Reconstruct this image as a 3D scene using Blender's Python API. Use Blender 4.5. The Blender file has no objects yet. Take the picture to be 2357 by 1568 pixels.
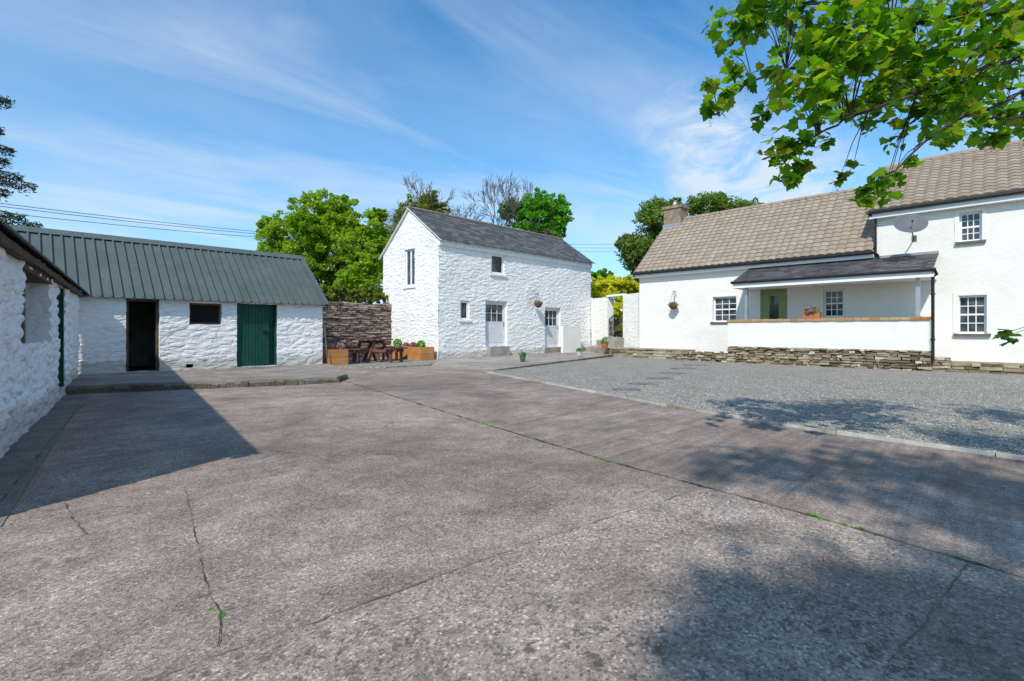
import bpy, math, random
import numpy as np
from mathutils import Vector, Matrix, noise
random.seed(7); RNG=np.random.default_rng(7)
S=math.sqrt(.5); H=1.2; FP=1120.0; CX=1178.5; HY=760.0
SC=bpy.context.scene; COL=SC.collection
def gp(px,py,z=0.0):
    Y=FP*(H-z)/(py-HY); X=(px-CX)/FP*Y
    return (S*(X+Y),S*(Y-X),z)
def cp(px,py,Y):
    X=(px-CX)/FP*Y
    return Vector((S*(X+Y),S*(Y-X),H+(HY-py)/FP*Y))
# ------------------------------------------------------------------ object helpers
def tag(o,label,cat,group=None,kind=None):
    if label: o['label']=label
    if cat: o['category']=cat
    if group: o['group']=group
    if kind: o['kind']=kind
    return o
def thing(name,label,cat,loc=(0,0,0),group=None):
    o=bpy.data.objects.new(name,None); o.empty_display_size=.2; COL.objects.link(o); o.location=loc
    return tag(o,label,cat,group)
def origin(p):
    v=Vector((0,0,0))
    while p is not None: v+=Vector(p.location); p=p.parent
    return v
class MB:
    def __init__(s): s.v=[]; s.f=[]; s.t=[]
    def add(s,vs,fs,t=None):
        n=len(s.v); s.v.extend([tuple(q) for q in vs]); 
        if t is None: t=random.random()
        for q in fs: s.f.append(tuple(i+n for i in q)); s.t.append(t)
        return s
    def hexa(s,p,t=None):
        return s.add(p,[(3,2,1,0),(4,5,6,7),(0,1,5,4),(1,2,6,5),(2,3,7,6),(3,0,4,7)],t)
    def box(s,x0,x1,y0,y1,z0,z1,t=None):
        return s.hexa([(x0,y0,z0),(x1,y0,z0),(x1,y1,z0),(x0,y1,z0),(x0,y0,z1),(x1,y0,z1),(x1,y1,z1),(x0,y1,z1)],t)
    def fbox(s,F,a0,a1,d0,d1,z0,z1,t=None):
        P=F.pt
        return s.hexa([P(a0,d1,z0),P(a1,d1,z0),P(a1,d0,z0),P(a0,d0,z0),P(a0,d1,z1),P(a1,d1,z1),P(a1,d0,z1),P(a0,d0,z1)],t)
    def prism(s,pts,z0,z1,t=None):
        n=len(pts)
        zz0=z0 if hasattr(z0,'__len__') else [z0]*n; zz1=z1 if hasattr(z1,'__len__') else [z1]*n
        vs=[(p[0],p[1],zz0[i]) for i,p in enumerate(pts)]+[(p[0],p[1],zz1[i]) for i,p in enumerate(pts)]
        return s.add(vs,[tuple(range(n-1,-1,-1)),tuple(range(n,2*n))]+[(i,(i+1)%n,n+(i+1)%n,n+i) for i in range(n)],t)
    def tube(s,pts,rad,seg=6,t=None):
        pts=[Vector(p) for p in pts]; n=len(pts)
        if not hasattr(rad,'__len__'): rad=[rad]*n
        vs=[]; fs=[]
        for i,p in enumerate(pts):
            d=(pts[min(i+1,n-1)]-pts[max(i-1,0)]).normalized()
            ref=Vector((0,0,1)) if abs(d.z)<.9 else Vector((1,0,0))
            a=d.cross(ref).normalized(); b=d.cross(a)
            for k in range(seg):
                th=2*math.pi*k/seg; vs.append(p+(a*math.cos(th)+b*math.sin(th))*rad[i])
        for i in range(n-1):
            for k in range(seg):
                k2=(k+1)%seg; fs.append((i*seg+k,i*seg+k2,(i+1)*seg+k2,(i+1)*seg+k))
        fs.append(tuple(range(seg-1,-1,-1))); fs.append(tuple((n-1)*seg+k for k in range(seg)))
        return s.add(vs,fs,t)
    def lathe(s,prof,mat=None,seg=20,t=None):
        mat=mat or Matrix.Identity(4); vs=[]; fs=[]; n=len(prof)
        for r,z in prof:
            for k in range(seg):
                th=2*math.pi*k/seg; vs.append(mat@Vector((r*math.cos(th),r*math.sin(th),z)))
        for i in range(n-1):
            for k in range(seg):
                k2=(k+1)%seg; fs.append((i*seg+k,i*seg+k2,(i+1)*seg+k2,(i+1)*seg+k))
        fs.append(tuple(range(seg-1,-1,-1))); fs.append(tuple((n-1)*seg+k for k in range(seg)))
        return s.add(vs,fs,t)
    def build(s,name,mat,parent=None,smooth=False,label=None,cat=None,kind=None,group=None):
        o0=origin(parent) if parent else Vector((0,0,0))
        me=bpy.data.meshes.new(name)
        me.from_pydata([(v[0]-o0.x,v[1]-o0.y,v[2]-o0.z) for v in s.v],[],s.f)
        at=me.attributes.new('tint','FLOAT','FACE'); at.data.foreach_set('value',np.array(s.t,dtype=np.float32))
        if smooth: me.polygons.foreach_set('use_smooth',[True]*len(me.polygons))
        me.materials.append(mat); me.update()
        o=bpy.data.objects.new(name,me); COL.objects.link(o)
        if parent: o.parent=parent
        return tag(o,label,cat,group,kind)
class Fr:
    def __init__(s,ox,oy,ax,ay):
        l=math.hypot(ax,ay); s.ox,s.oy,s.ax,s.ay=ox,oy,ax/l,ay/l; s.nx,s.ny=s.ay,-s.ax
    def pt(s,a,d,z): return (s.ox+s.ax*a+s.nx*d, s.oy+s.ay*a+s.ny*d, z)
    def a(s,px):
        r=(px-CX)/FP
        return -(s.ox*(1-r)-s.oy*(1+r))/(s.ax*(1-r)-s.ay*(1+r))
    def z(s,px,py):
        p=s.pt(s.a(px),0,0); return H+(HY-py)/FP*S*(p[0]+p[1])
    def rect(s,x0,x1,y0,y1):
        xm=(x0+x1)/2; return (s.a(x0),s.a(x1),s.z(xm,y1),s.z(xm,y0))
# ------------------------------------------------------------------ materials
def mk(name):
    m=bpy.data.materials.new(name); m.use_nodes=True; nt=m.node_tree
    b=nt.nodes['Principled BSDF']; b.inputs['Roughness'].default_value=.85
    b.inputs['Specular IOR Level'].default_value=.25
    return m,nt,b
def N(nt,t,**kw):
    n=nt.nodes.new(t)
    for k,v in kw.items():
        if k in n.inputs: n.inputs[k].default_value=v
        else: setattr(n,k,v)
    return n
def L(nt,a,b): nt.links.new(a,b)
def coords(nt,scale=(1,1,1),rot=(0,0,0)):
    tc=N(nt,'ShaderNodeNewGeometry'); mp=N(nt,'ShaderNodeMapping'); mp.inputs['Scale'].default_value=scale; mp.inputs['Rotation'].default_value=rot
    L(nt,tc.outputs['Position'],mp.inputs['Vector']); return mp.outputs['Vector']
def ramp(nt,fac,stops):
    r=N(nt,'ShaderNodeValToRGB'); e=r.color_ramp.elements
    while len(e)<len(stops): e.new(.5)
    for i,(p,c) in enumerate(stops):
        e[i].position=p; e[i].color=(c[0],c[1],c[2],1) if hasattr(c,'__len__') else (c,c,c,1)
    L(nt,fac,r.inputs['Fac']); return r.outputs['Color']
def noise_n(nt,vec,scale,detail=4,rough=.55,dist=0):
    n=N(nt,'ShaderNodeTexNoise'); n.inputs['Scale'].default_value=scale; n.inputs['Detail'].default_value=detail
    n.inputs['Roughness'].default_value=rough; n.inputs['Distortion'].default_value=dist
    L(nt,vec,n.inputs['Vector']); return n.outputs['Fac']
def mix(nt,fac,a,b,mode='MIX'):
    m=N(nt,'ShaderNodeMix'); m.data_type='RGBA'; m.blend_type=mode
    if hasattr(fac,'links'): L(nt,fac,m.inputs[0])
    else: m.inputs[0].default_value=fac
    for v,i in ((a,6),(b,7)):
        if hasattr(v,'links'): L(nt,v,m.inputs[i])
        else: m.inputs[i].default_value=(v[0],v[1],v[2],1)
    return m.outputs[2]
def bump(nt,b,h,strength=.5,dist=.02,prev=None):
    n=N(nt,'ShaderNodeBump'); n.inputs['Strength'].default_value=strength; n.inputs['Distance'].default_value=dist
    L(nt,h,n.inputs['Height'])
    if prev: L(nt,prev,n.inputs['Normal'])
    L(nt,n.outputs['Normal'],b.inputs['Normal']); return n.outputs['Normal']
def simple(name,c,rough=.8,metal=0,var=.12,scale=6,bs=.0,spec=.25):
    m,nt,b=mk(name); v=coords(nt)
    n=noise_n(nt,v,scale,5,.6)
    lo=[x*(1-var*1.6) for x in c]; hi=[min(1,x*(1+var*1.3)) for x in c]
    L(nt,ramp(nt,n,[(.3,lo),(.7,hi)]),b.inputs['Base Color']); b.inputs['Roughness'].default_value=rough; b.inputs['Metallic'].default_value=metal
    b.inputs['Specular IOR Level'].default_value=spec
    if bs: bump(nt,b,noise_n(nt,v,scale*6,4,.6),bs,.01)
    return m
def whitewash(name,white=(.83,.82,.795),dirt=(.45,.42,.37),amt=.62,bs=.6,z0=.0):
    m,nt,b=mk(name); v=coords(nt)
    n1=noise_n(nt,v,5,8,.72); n2=noise_n(nt,v,.8,3,.5)
    f=ramp(nt,n1,[(amt,0),(amt+.12,.9)])
    c=mix(nt,f,white,dirt)
    c=mix(nt,ramp(nt,n2,[(.35,0),(.75,.14)]),c,(.60,.61,.60))
    sx=N(nt,'ShaderNodeSeparateXYZ'); L(nt,coords(nt),sx.inputs[0])
    ad=N(nt,'ShaderNodeMath'); ad.operation='MULTIPLY_ADD'; L(nt,n1,ad.inputs[0]); ad.inputs[1].default_value=-.55; L(nt,sx.outputs['Z'],ad.inputs[2])
    g=ramp(nt,ad.outputs[0],[(0+z0,.6),(.08+z0,0)]) 
    c=mix(nt,g,c,(.34,.32,.27))
    sv=coords(nt,(3.2,3.2,8.5)); vo=N(nt,'ShaderNodeTexVoronoi'); vo.feature='DISTANCE_TO_EDGE'; vo.inputs['Scale'].default_value=1.0
    wv=N(nt,'ShaderNodeVectorMath'); wv.operation='ADD'; L(nt,sv,wv.inputs[0])
    nn=N(nt,'ShaderNodeTexNoise'); nn.inputs['Scale'].default_value=3; L(nt,v,nn.inputs['Vector']); L(nt,nn.outputs['Color'],wv.inputs[1])
    L(nt,wv.outputs[0],vo.inputs['Vector'])
    jm=N(nt,'ShaderNodeMath'); jm.operation='MULTIPLY'; L(nt,ramp(nt,vo.outputs['Distance'],[(.0,1),(.05,0)]),jm.inputs[0]); L(nt,ramp(nt,noise_n(nt,v,1.6,4,.6),[(.42,0),(.62,.7)]),jm.inputs[1])
    c=mix(nt,jm.outputs[0],c,(.40,.37,.32))
    L(nt,c,b.inputs['Base Color']); b.inputs['Roughness'].default_value=.9
    hh=ramp(nt,vo.outputs['Distance'],[(0,0),(.16,1)])
    p=bump(nt,b,hh,bs,.025)
    bump(nt,b,noise_n(nt,v,26,5,.65),.3,.010,p)
    return m
M={}
M['barnwhite']=whitewash('whitewashed_stone',amt=.66,bs=.30)
M['shedwhite']=whitewash('whitewashed_rubble',(.82,.81,.79),(.38,.35,.30),.645,.28,.10)
M['nearwhite']=whitewash('flaking_whitewash',(.80,.80,.79),(.30,.27,.22),.605,.28)
def render_wall():
    m,nt,b=mk('cream_roughcast'); v=coords(nt)
    n=noise_n(nt,v,1.2,5,.6)
    c=ramp(nt,n,[(.3,(.74,.72,.66)),(.7,(.79,.77,.71))])
    L(nt,c,b.inputs['Base Color']); p=bump(nt,b,noise_n(nt,v,8,6,.7),.5,.032); bump(nt,b,noise_n(nt,v,60,3,.6),.3,.008,p); return m
M['cream']=render_wall()
M['plaster']=simple('smooth_cream_plaster',(.77,.755,.70),.85,0,.03,3,.1)
M['white']=simple('white_paint',(.80,.80,.80),.45,0,.03,3)
M['upvc']=simple('white_frame_paint',(.82,.82,.82),.35,0,.02,3)
M['lilac']=simple('pale_lilac_paint',(.66,.655,.67),.5,0,.05,4)
M['sage']=simple('sage_green_paint',(.24,.30,.13),.45,0,.08,4)
M['black']=simple('black_plastic',(.02,.02,.022),.35,0,.1,4)
M['iron']=simple('black_iron',(.015,.015,.016),.5,0,.1,4)
M['galv']=simple('galvanised_steel',(.45,.46,.47),.4,.7,.1,6)
M['slatesill']=simple('dark_slate_sill',(.13,.12,.10),.7,0,.2,9,.2)
M['stepslate']=simple('blue_grey_slate_slab',(.17,.17,.165),.8,0,.3,9,.3)
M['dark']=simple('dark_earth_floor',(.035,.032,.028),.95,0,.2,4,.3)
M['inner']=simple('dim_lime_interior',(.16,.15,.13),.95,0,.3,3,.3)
M['shadelime']=simple('recess_shade_limewash',(.42,.41,.39),.95,0,.35,4,.5)  # white recess stonework coloured grey, its shade put into the base colour
M['timber']=simple('old_timber',(.10,.075,.05),.85,0,.3,9,.4)
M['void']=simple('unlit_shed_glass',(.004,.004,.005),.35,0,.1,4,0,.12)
M['greydish']=simple('grey_dish_paint',(.115,.12,.13),.6,0,.05,4)
M['terracotta']=simple('terracotta_clay',(.42,.14,.07),.8,0,.12,8)
M['soil']=simple('dark_soil',(.05,.035,.025),.95,0,.3,20,.5)
M['chimney']=simple('brown_weathered_render',(.27,.20,.14),.9,0,.25,5,.5)
M['lead']=simple('lead_flashing',(.30,.31,.33),.6,.2,.1,4)
M['bronze']=simple('aged_brass',(.5,.35,.12),.35,.8,.05,4)
M['potgreen']=simple('green_glazed_pot',(.05,.14,.08),.25,0,.1,4)
M['potblue']=simple('dark_blue_glazed_pot',(.015,.02,.035),.15,0,.1,4,0,.5)
M['potgrey']=simple('pale_stone_pot',(.5,.49,.45),.7,0,.1,6)
M['basket']=simple('brown_coir_liner',(.16,.07,.05),.95,0,.3,15,.5)
def glass():
    m,nt,b=mk('window_glass'); b.inputs['Roughness'].default_value=.05; b.inputs['Specular IOR Level'].default_value=.6
    v=coords(nt); n=noise_n(nt,v,2.2,2,.5); L(nt,ramp(nt,n,[(.4,(.015,.018,.02)),(.65,(.09,.10,.11))]),b.inputs['Base Color']); return m
M['glass']=glass()
def tinted(name,stops,rough=.75,bscale=30,bs=.3,nmix=.5,moss=None,metal=0,mossamt=(.56,.66,.75)):
    m,nt,b=mk(name); a=N(nt,'ShaderNodeAttribute'); a.attribute_name='tint'
    c=ramp(nt,a.outputs['Fac'],stops); v=coords(nt); n=noise_n(nt,v,4,6,.65)
    c=mix(nt,nmix,c,ramp(nt,n,[(.3,.55),(.7,1.35)]),'MULTIPLY')
    if moss: c=mix(nt,ramp(nt,noise_n(nt,v,2.3,7,.7),[(mossamt[0],0),(mossamt[1],mossamt[2])]),c,moss)
    L(nt,c,b.inputs['Base Color']); b.inputs['Roughness'].default_value=rough; b.inputs['Metallic'].default_value=metal
    bump(nt,b,noise_n(nt,v,bscale,5,.65),bs,.012); return m
M['tile']=tinted('concrete_roof_tile',[(0,(.285,.22,.165)),(.5,(.32,.25,.19)),(1,(.35,.28,.215))],.85,40,.25,.25)
M['slate']=tinted('grey_roof_slate',[(0,(.07,.07,.072)),(.5,(.10,.10,.10)),(1,(.15,.145,.14))],.6,25,.2,.4,(.16,.15,.12),0,(.6,.72,.4))
M['slatep']=tinted('purple_roof_slate',[(0,(.055,.05,.054)),(.5,(.085,.076,.08)),(1,(.13,.118,.12))],.55,25,.2,.4)
M['brownstone']=tinted('brown_dry_stone',[(0,(.12,.085,.065)),(.5,(.24,.175,.135)),(1,(.38,.30,.245))],.9,25,.6,.6)
M['rubble']=tinted('buff_rubble_stone',[(0,(.12,.085,.05)),(.4,(.24,.185,.12)),(.8,(.34,.28,.19)),(1,(.48,.43,.33))],.9,25,.6,.7)
M['mortar']=simple('dark_mortar',(.06,.05,.04),.95,0,.3,9,.5)  # dark mortar colour for the core behind the stones
M['coping']=tinted('orange_brick_coping',[(0,(.36,.15,.05)),(.5,(.48,.25,.09)),(1,(.38,.30,.18))],.85,30,.4,.4)
M['sleeper']=tinted('orange_brown_sleeper',[(0,(.40,.175,.055)),(1,(.54,.27,.09))],.7,18,.3,.4)
M['picnic']=tinted('dark_red_stained_wood',[(0,(.10,.042,.032)),(1,(.17,.075,.058))],.7,25,.3,.4)
def metalroof(name,c):
    m,nt,b=mk(name); v=coords(nt); n=noise_n(nt,v,1.5,6,.65)
    sp=ramp(nt,noise_n(nt,v,22,2,.5),[(.70,0),(.74,.8)])
    L(nt,mix(nt,sp,ramp(nt,n,[(.3,[x*.85 for x in c]),(.7,[x*1.15 for x in c])]),(.3,.31,.28)),b.inputs['Base Color'])
    b.inputs['Roughness'].default_value=.6; b.inputs['Metallic'].default_value=.0; return m
M['metalroof']=metalroof('grey_green_steel_sheet',(.092,.115,.112))
M['darkroof']=metalroof('dark_corrugated_sheet',(.05,.055,.055))
def greenboard():
    m,nt,b=mk('teal_green_board'); v=coords(nt); n=noise_n(nt,v,3,6,.7)
    c=ramp(nt,n,[(.3,(.005,.045,.036)),(.7,(.009,.08,.063))])
    L(nt,c,b.inputs['Base Color']); b.inputs['Roughness'].default_value=.55; bump(nt,b,noise_n(nt,v,20,4),.2,.01); return m
M['greenboard']=greenboard()
def concrete(name,c0,c1,c2,agg=1.0,stain=.5,streak=0,vs=110,spots=0):
    m,nt,b=mk(name); v=coords(nt)
    big=noise_n(nt,v,.4,7,.66,.6); mid=noise_n(nt,v,2.6,9,.74); fine=noise_n(nt,v,150,3,.75)
    c=ramp(nt,big,[(.36,c0),(.5,c1),(.64,c2)])
    c=mix(nt,.9,c,ramp(nt,mid,[(.3,.56),(.7,1.32)]),'MULTIPLY')
    if streak:
        sn=noise_n(nt,coords(nt,(.7,11,1),(0,0,math.radians(11))),1.0,6,.7,.3)
        c=mix(nt,streak,c,ramp(nt,sn,[(.35,.66),(.65,1.25)]),'MULTIPLY')
    vo=N(nt,'ShaderNodeTexVoronoi'); vo.inputs['Scale'].default_value=vs; L(nt,v,vo.inputs['Vector'])
    sx=N(nt,'ShaderNodeSeparateColor'); L(nt,vo.outputs['Color'],sx.inputs[0])
    ag=ramp(nt,sx.outputs[0],[(0,.45),(.3,.82),(.7,1.08),(.9,1.3),(1,1.9)])
    c=mix(nt,agg,c,ag,'MULTIPLY')
    c=mix(nt,ramp(nt,sx.outputs[1],[(.90,0),(.93,.45*agg)]),c,(.40,.28,.20))
    c=mix(nt,.5*agg,c,ramp(nt,fine,[(.3,.5),(.7,1.5)]),'MULTIPLY')
    bw=noise_n(nt,v,.62,6,.7,.9)
    c=mix(nt,ramp(nt,bw,[(.47,0),(.66,stain*.7)]),c,(.125,.10,.083))
    st=noise_n(nt,v,2.3,9,.8,.8); sm=noise_n(nt,v,.4,2,.5)
    s1=ramp(nt,st,[(.57,0),(.66,1)]); s2=ramp(nt,sm,[(.43,0),(.6,stain)])
    mm=N(nt,'ShaderNodeMath'); mm.operation='MULTIPLY'; L(nt,s1,mm.inputs[0]); L(nt,s2,mm.inputs[1])
    c=mix(nt,mm.outputs[0],c,(.08,.062,.048))
    if spots:
        q=noise_n(nt,v,14,6,.75,.3); q2=noise_n(nt,v,.7,3,.6)
        m2=N(nt,'ShaderNodeMath'); m2.operation='MULTIPLY'; L(nt,ramp(nt,q,[(.53,0),(.60,1)]),m2.inputs[0]); L(nt,ramp(nt,q2,[(.40,0),(.58,spots)]),m2.inputs[1])
        c=mix(nt,m2.outputs[0],c,(.075,.063,.052))
    wv=N(nt,'ShaderNodeTexVoronoi'); wv.inputs['Scale'].default_value=2.1; L(nt,v,wv.inputs['Vector'])
    ww=ramp(nt,wv.outputs['Distance'],[(.018,.75),(.032,0)])
    c=mix(nt,ww,c,(.6,.6,.57))
    L(nt,c,b.inputs['Base Color']); b.inputs['Roughness'].default_value=.92
    p=bump(nt,b,fine,.5,.006); bump(nt,b,vo.outputs['Distance'],.45*agg,.006,p)
    return m
M['yard']=concrete('exposed_aggregate_concrete',(.235,.18,.147),(.325,.255,.21),(.40,.325,.27),.95,.8,.25,105,.45)
M['yardstreak']=concrete('brushed_brown_concrete',(.225,.172,.143),(.305,.238,.20),(.375,.302,.255),.75,.75,.8,115,.4)
M['yardcoarse']=concrete('coarse_aggregate_concrete',(.26,.205,.168),(.355,.285,.235),(.425,.35,.29),1,.65,.1,88,.8)
M['slab']=concrete('grey_concrete_slab',(.25,.215,.18),(.33,.29,.25),(.39,.355,.31),.5,.3,0,120)
M['platform']=concrete('brown_weathered_slab',(.21,.175,.145),(.28,.24,.20),(.34,.30,.255),.6,.5,0,110,.3)
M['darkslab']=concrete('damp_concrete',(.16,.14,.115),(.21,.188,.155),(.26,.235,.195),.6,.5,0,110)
M['edge']=concrete('dark_broken_edge',(.085,.07,.052),(.13,.11,.085),(.18,.16,.12),.8,.5,0,60)  # darker brown concrete for the broken slab fronts
M['kerb']=concrete('pale_kerb',(.40,.375,.33),(.48,.455,.41),(.56,.53,.48),.3,.1,0,110)
M['kerbbrown']=concrete('brown_kerb',(.24,.18,.13),(.31,.25,.19),(.36,.31,.25),.4,.3,0,110,.3)
GS=[(0,(.15,.14,.12)),(.3,(.31,.29,.255)),(.55,(.41,.385,.34)),(.78,(.40,.33,.22)),(.86,(.36,.35,.33)),(1,(.70,.67,.60))]
def gravel(name,stops,sc):
    m,nt,b=mk(name); v=coords(nt)
    vo=N(nt,'ShaderNodeTexVoronoi'); vo.inputs['Scale'].default_value=sc; L(nt,v,vo.inputs['Vector'])
    sx=N(nt,'ShaderNodeSeparateColor'); L(nt,vo.outputs['Color'],sx.inputs[0])
    c=ramp(nt,sx.outputs[0],stops)
    c=mix(nt,.8,c,ramp(nt,vo.outputs['Distance'],[(.1,1.15),(.75,.35)]),'MULTIPLY')
    c=mix(nt,.6,c,ramp(nt,noise_n(nt,v,1.3,7,.75),[(.3,.68),(.7,1.3)]),'MULTIPLY')
    L(nt,c,b.inputs['Base Color']); b.inputs['Roughness'].default_value=.85
    iv=N(nt,'ShaderNodeMath'); iv.operation='SUBTRACT'; iv.inputs[0].default_value=1; L(nt,vo.outputs['Distance'],iv.inputs[1])
    bump(nt,b,iv.outputs[0],.6,.012); return m
M['gravel']=gravel('mixed_grey_gravel',GS,40)
def pebm():
    m,nt,b=mk('loose_pebble'); g=N(nt,'ShaderNodeNewGeometry'); L(nt,ramp(nt,g.outputs['Random Per Island'],GS),b.inputs['Base Color']); return m
M['pebble']=pebm()
M['grass']=simple('rough_grass',(.06,.10,.025),.95,0,.35,.6,.3)
M['joint']=simple('mossy_joint',(.10,.083,.05),.95,0,.6,9,.5)
M['hair']=simple('fine_crack_dirt',(.14,.11,.085),.95,0,.4,9,.3)
M['bark']=simple('grey_brown_bark',(.10,.08,.06),.95,0,.3,8,.6)
M['twigdark']=simple('dark_twig_bark',(.055,.042,.035),.9,0,.3,9,.4)
M['greytwig']=simple('bare_grey_twigs',(.20,.165,.14),.9,0,.2,4)
M['wire']=simple('dark_wire',(.03,.03,.035),.5,0,.1,3)
def leafmat(name,cols,tr=.35,rough=.5,tb=(1.5,1.5,.6)):
    m,nt,b=mk(name); g=N(nt,'ShaderNodeNewGeometry')
    c=ramp(nt,g.outputs['Random Per Island'],[(i/(len(cols)-1),k) for i,k in enumerate(cols)])
    v=coords(nt); c=mix(nt,.5,c,ramp(nt,noise_n(nt,v,.9,3,.6),[(.3,.65),(.7,1.3)]),'MULTIPLY')
    L(nt,c,b.inputs['Base Color']); b.inputs['Roughness'].default_value=rough
    t=N(nt,'ShaderNodeBsdfTranslucent'); L(nt,mix(nt,1,c,tb,'MULTIPLY'),t.inputs['Color'])
    ms=N(nt,'ShaderNodeMixShader'); ms.inputs[0].default_value=tr
    L(nt,b.outputs[0],ms.inputs[1]); L(nt,t.outputs[0],ms.inputs[2]); L(nt,ms.outputs[0],nt.nodes['Material Output'].inputs['Surface'])
    return m
M['leafbright']=leafmat('spring_green_leaves',[(.17,.29,.02),(.27,.42,.025),(.40,.52,.05)],.45)
M['leafmid']=leafmat('fresh_green_leaves',[(.08,.25,.02),(.13,.38,.03),(.20,.48,.04)],.45)
M['leafolive']=leafmat('olive_green_leaves',[(.12,.16,.03),(.22,.28,.04),(.32,.32,.08)],.4)
M['leafdark']=leafmat('dark_green_leaves',[(.11,.17,.04),(.19,.28,.06),(.30,.37,.10)],.45)
M['leafyellow']=leafmat('golden_yellow_leaves',[(.55,.55,.03),(.76,.70,.05),(.38,.50,.04)],.45)
M['needle']=leafmat('blue_green_needles',[(.015,.04,.03),(.03,.065,.045),(.045,.09,.05)],.15)
M['sycamore']=leafmat('sycamore_leaves',[(.025,.085,.006),(.055,.155,.009),(.10,.23,.012),(.18,.29,.02),(.22,.21,.03)],.55,.4,(1.9,2.0,.5))
M['pink']=leafmat('pink_petals',[(.45,.05,.20),(.6,.16,.38),(.55,.38,.5)],.3)
M['whiteflower']=leafmat('pale_petals',[(.7,.65,.7),(.6,.4,.6)],.3)
# ------------------------------------------------------------------ geometry helpers
def sdisp(a,z,seed,fa=2.6,fz=7.0):
    w=noise.noise(Vector((a*1.3,z*1.3,seed+9)))*.5
    d=noise.voronoi(Vector((a*fa+w,z*fz+w,seed)))[0]; return min((d[1]-d[0])*2.6,1.0)
def dstone(a,z,seed,amp): return amp*(sdisp(a,z,seed)*.75+.8*noise.noise(Vector((a*1.1,z*1.1,seed+3)))+.35*noise.noise(Vector((a*7,z*9,seed))))
def panel(mb,F,a0,a1,z0,z1,ops=(),step=(.1,.055),amp=.03,rev=.2,seed=0,top=None,wob=.012,mode='stone'):
    A=set(np.round(np.linspace(a0,a1,max(2,int((a1-a0)/step[0])+1)),4)); Z=set(np.round(np.linspace(z0,z1,max(2,int((z1-z0)/step[1])+1)),4))
    for o in ops:
        for q,sset,stp in ((o[0],A,step[0]),(o[1],A,step[0]),(o[2],Z,step[1]),(o[3],Z,step[1])):
            for e in [e for e in sset if abs(e-q)<stp*.45 and e not in (a0,a1,z0,z1)]: sset.discard(e)
            sset.add(round(q,4))
    A=sorted(A); Z=sorted(Z); na,nz=len(A),len(Z)
    vs=[]
    for j,z in enumerate(Z):
        for i,a in enumerate(A):
            if mode=='stone': d=dstone(a,z,seed,amp)
            else: d=amp*(noise.noise(Vector((a*2,z*2,seed)))+.5*noise.noise(Vector((a*8,z*8,seed))))
            wa=wob*noise.noise(Vector((a*5,z*5,seed+20))); wz=wob*noise.noise(Vector((a*5,z*5,seed+40)))
            if i in (0,na-1): wa=0
            if j in (0,nz-1): wz=0
            vs.append(F.pt(a+wa,d,z+wz))
    fs=[]
    def filled(i,j):
        if i<0 or j<0 or i>=na-1 or j>=nz-1: return None
        ac=(A[i]+A[i+1])/2; zc=(Z[j]+Z[j+1])/2
        for o in ops:
            if o[0]<ac<o[1] and o[2]<zc<o[3]: return False
        return True
    idx=lambda i,j:j*na+i
    extra={}
    def bk(k):
        if k not in extra:
            extra[k]=len(vs); p=vs[k]; vs.append((p[0]-F.nx*rev,p[1]-F.ny*rev,p[2]))
        return extra[k]
    for j in range(nz-1):
        for i in range(na-1):
            f=filled(i,j)
            if f: fs.append((idx(i,j),idx(i+1,j),idx(i+1,j+1),idx(i,j+1)))
            else:
                for (di,dj,e) in ((-1,0,(idx(i,j),idx(i,j+1))),(1,0,(idx(i+1,j+1),idx(i+1,j))),(0,-1,(idx(i+1,j),idx(i,j))),(0,1,(idx(i,j+1),idx(i+1,j+1)))):
                    if filled(i+di,j+dj): fs.append((e[1],e[0],bk(e[0]),bk(e[1])))
    mb.add(vs,fs); return mb
def window(F,root,r,cols,rows,d=-.12,fw=.055,bw=.022,rail=True,fm='upvc',sill=None,surround=None,name='window'):
    a0,a1,z0,z1=r; m=MB(); g=.02
    m.fbox(F,a0-g,a0+fw,d-.05,d,z0-g,z1+g); m.fbox(F,a1-fw,a1+g,d-.05,d,z0-g,z1+g)
    m.fbox(F,a0+fw,a1-fw,d-.05,d-.002,z0-g,z0+fw); m.fbox(F,a0+fw,a1-fw,d-.05,d-.002,z1-fw,z1+g)
    w=(a1-a0-2*fw); h=(z1-z0-2*fw)
    for i in range(1,cols): m.fbox(F,a0+fw+w*i/cols-bw/2,a0+fw+w*i/cols+bw/2,d-.04,d-.012,z0+fw,z1-fw)
    for j in range(1,rows):
        b=bw if not(rail and j*2==rows) else .05
        m.fbox(F,a0+fw,a1-fw,d-.045,d-.008 if b>bw else d-.014,z0+fw+h*j/rows-b/2,z0+fw+h*j/rows+b/2)
    o=m.build(name,M[fm],root)
    MB().fbox(F,a0+.01,a1-.01,d-.047,d-.032,z0+.01,z1-.01).build('pane',M['glass'],o)
    if sill: MB().fbox(F,a0-.09,a1+.09,d-.02,sill[0],z0-.07,z0-.005).build('sill',M[sill[1]],o)
    if surround:
        w_=surround; s=MB(); s.fbox(F,a0-w_,a0-.004,-.05,.02,z0-.0,z1+w_); s.fbox(F,a1+.004,a1+w_,-.05,.02,z0,z1+w_); s.fbox(F,a0-.004,a1+.004,-.05,.02,z1+.004,z1+w_)
        s.build('surround',M['plaster'],o)
    return o
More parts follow.
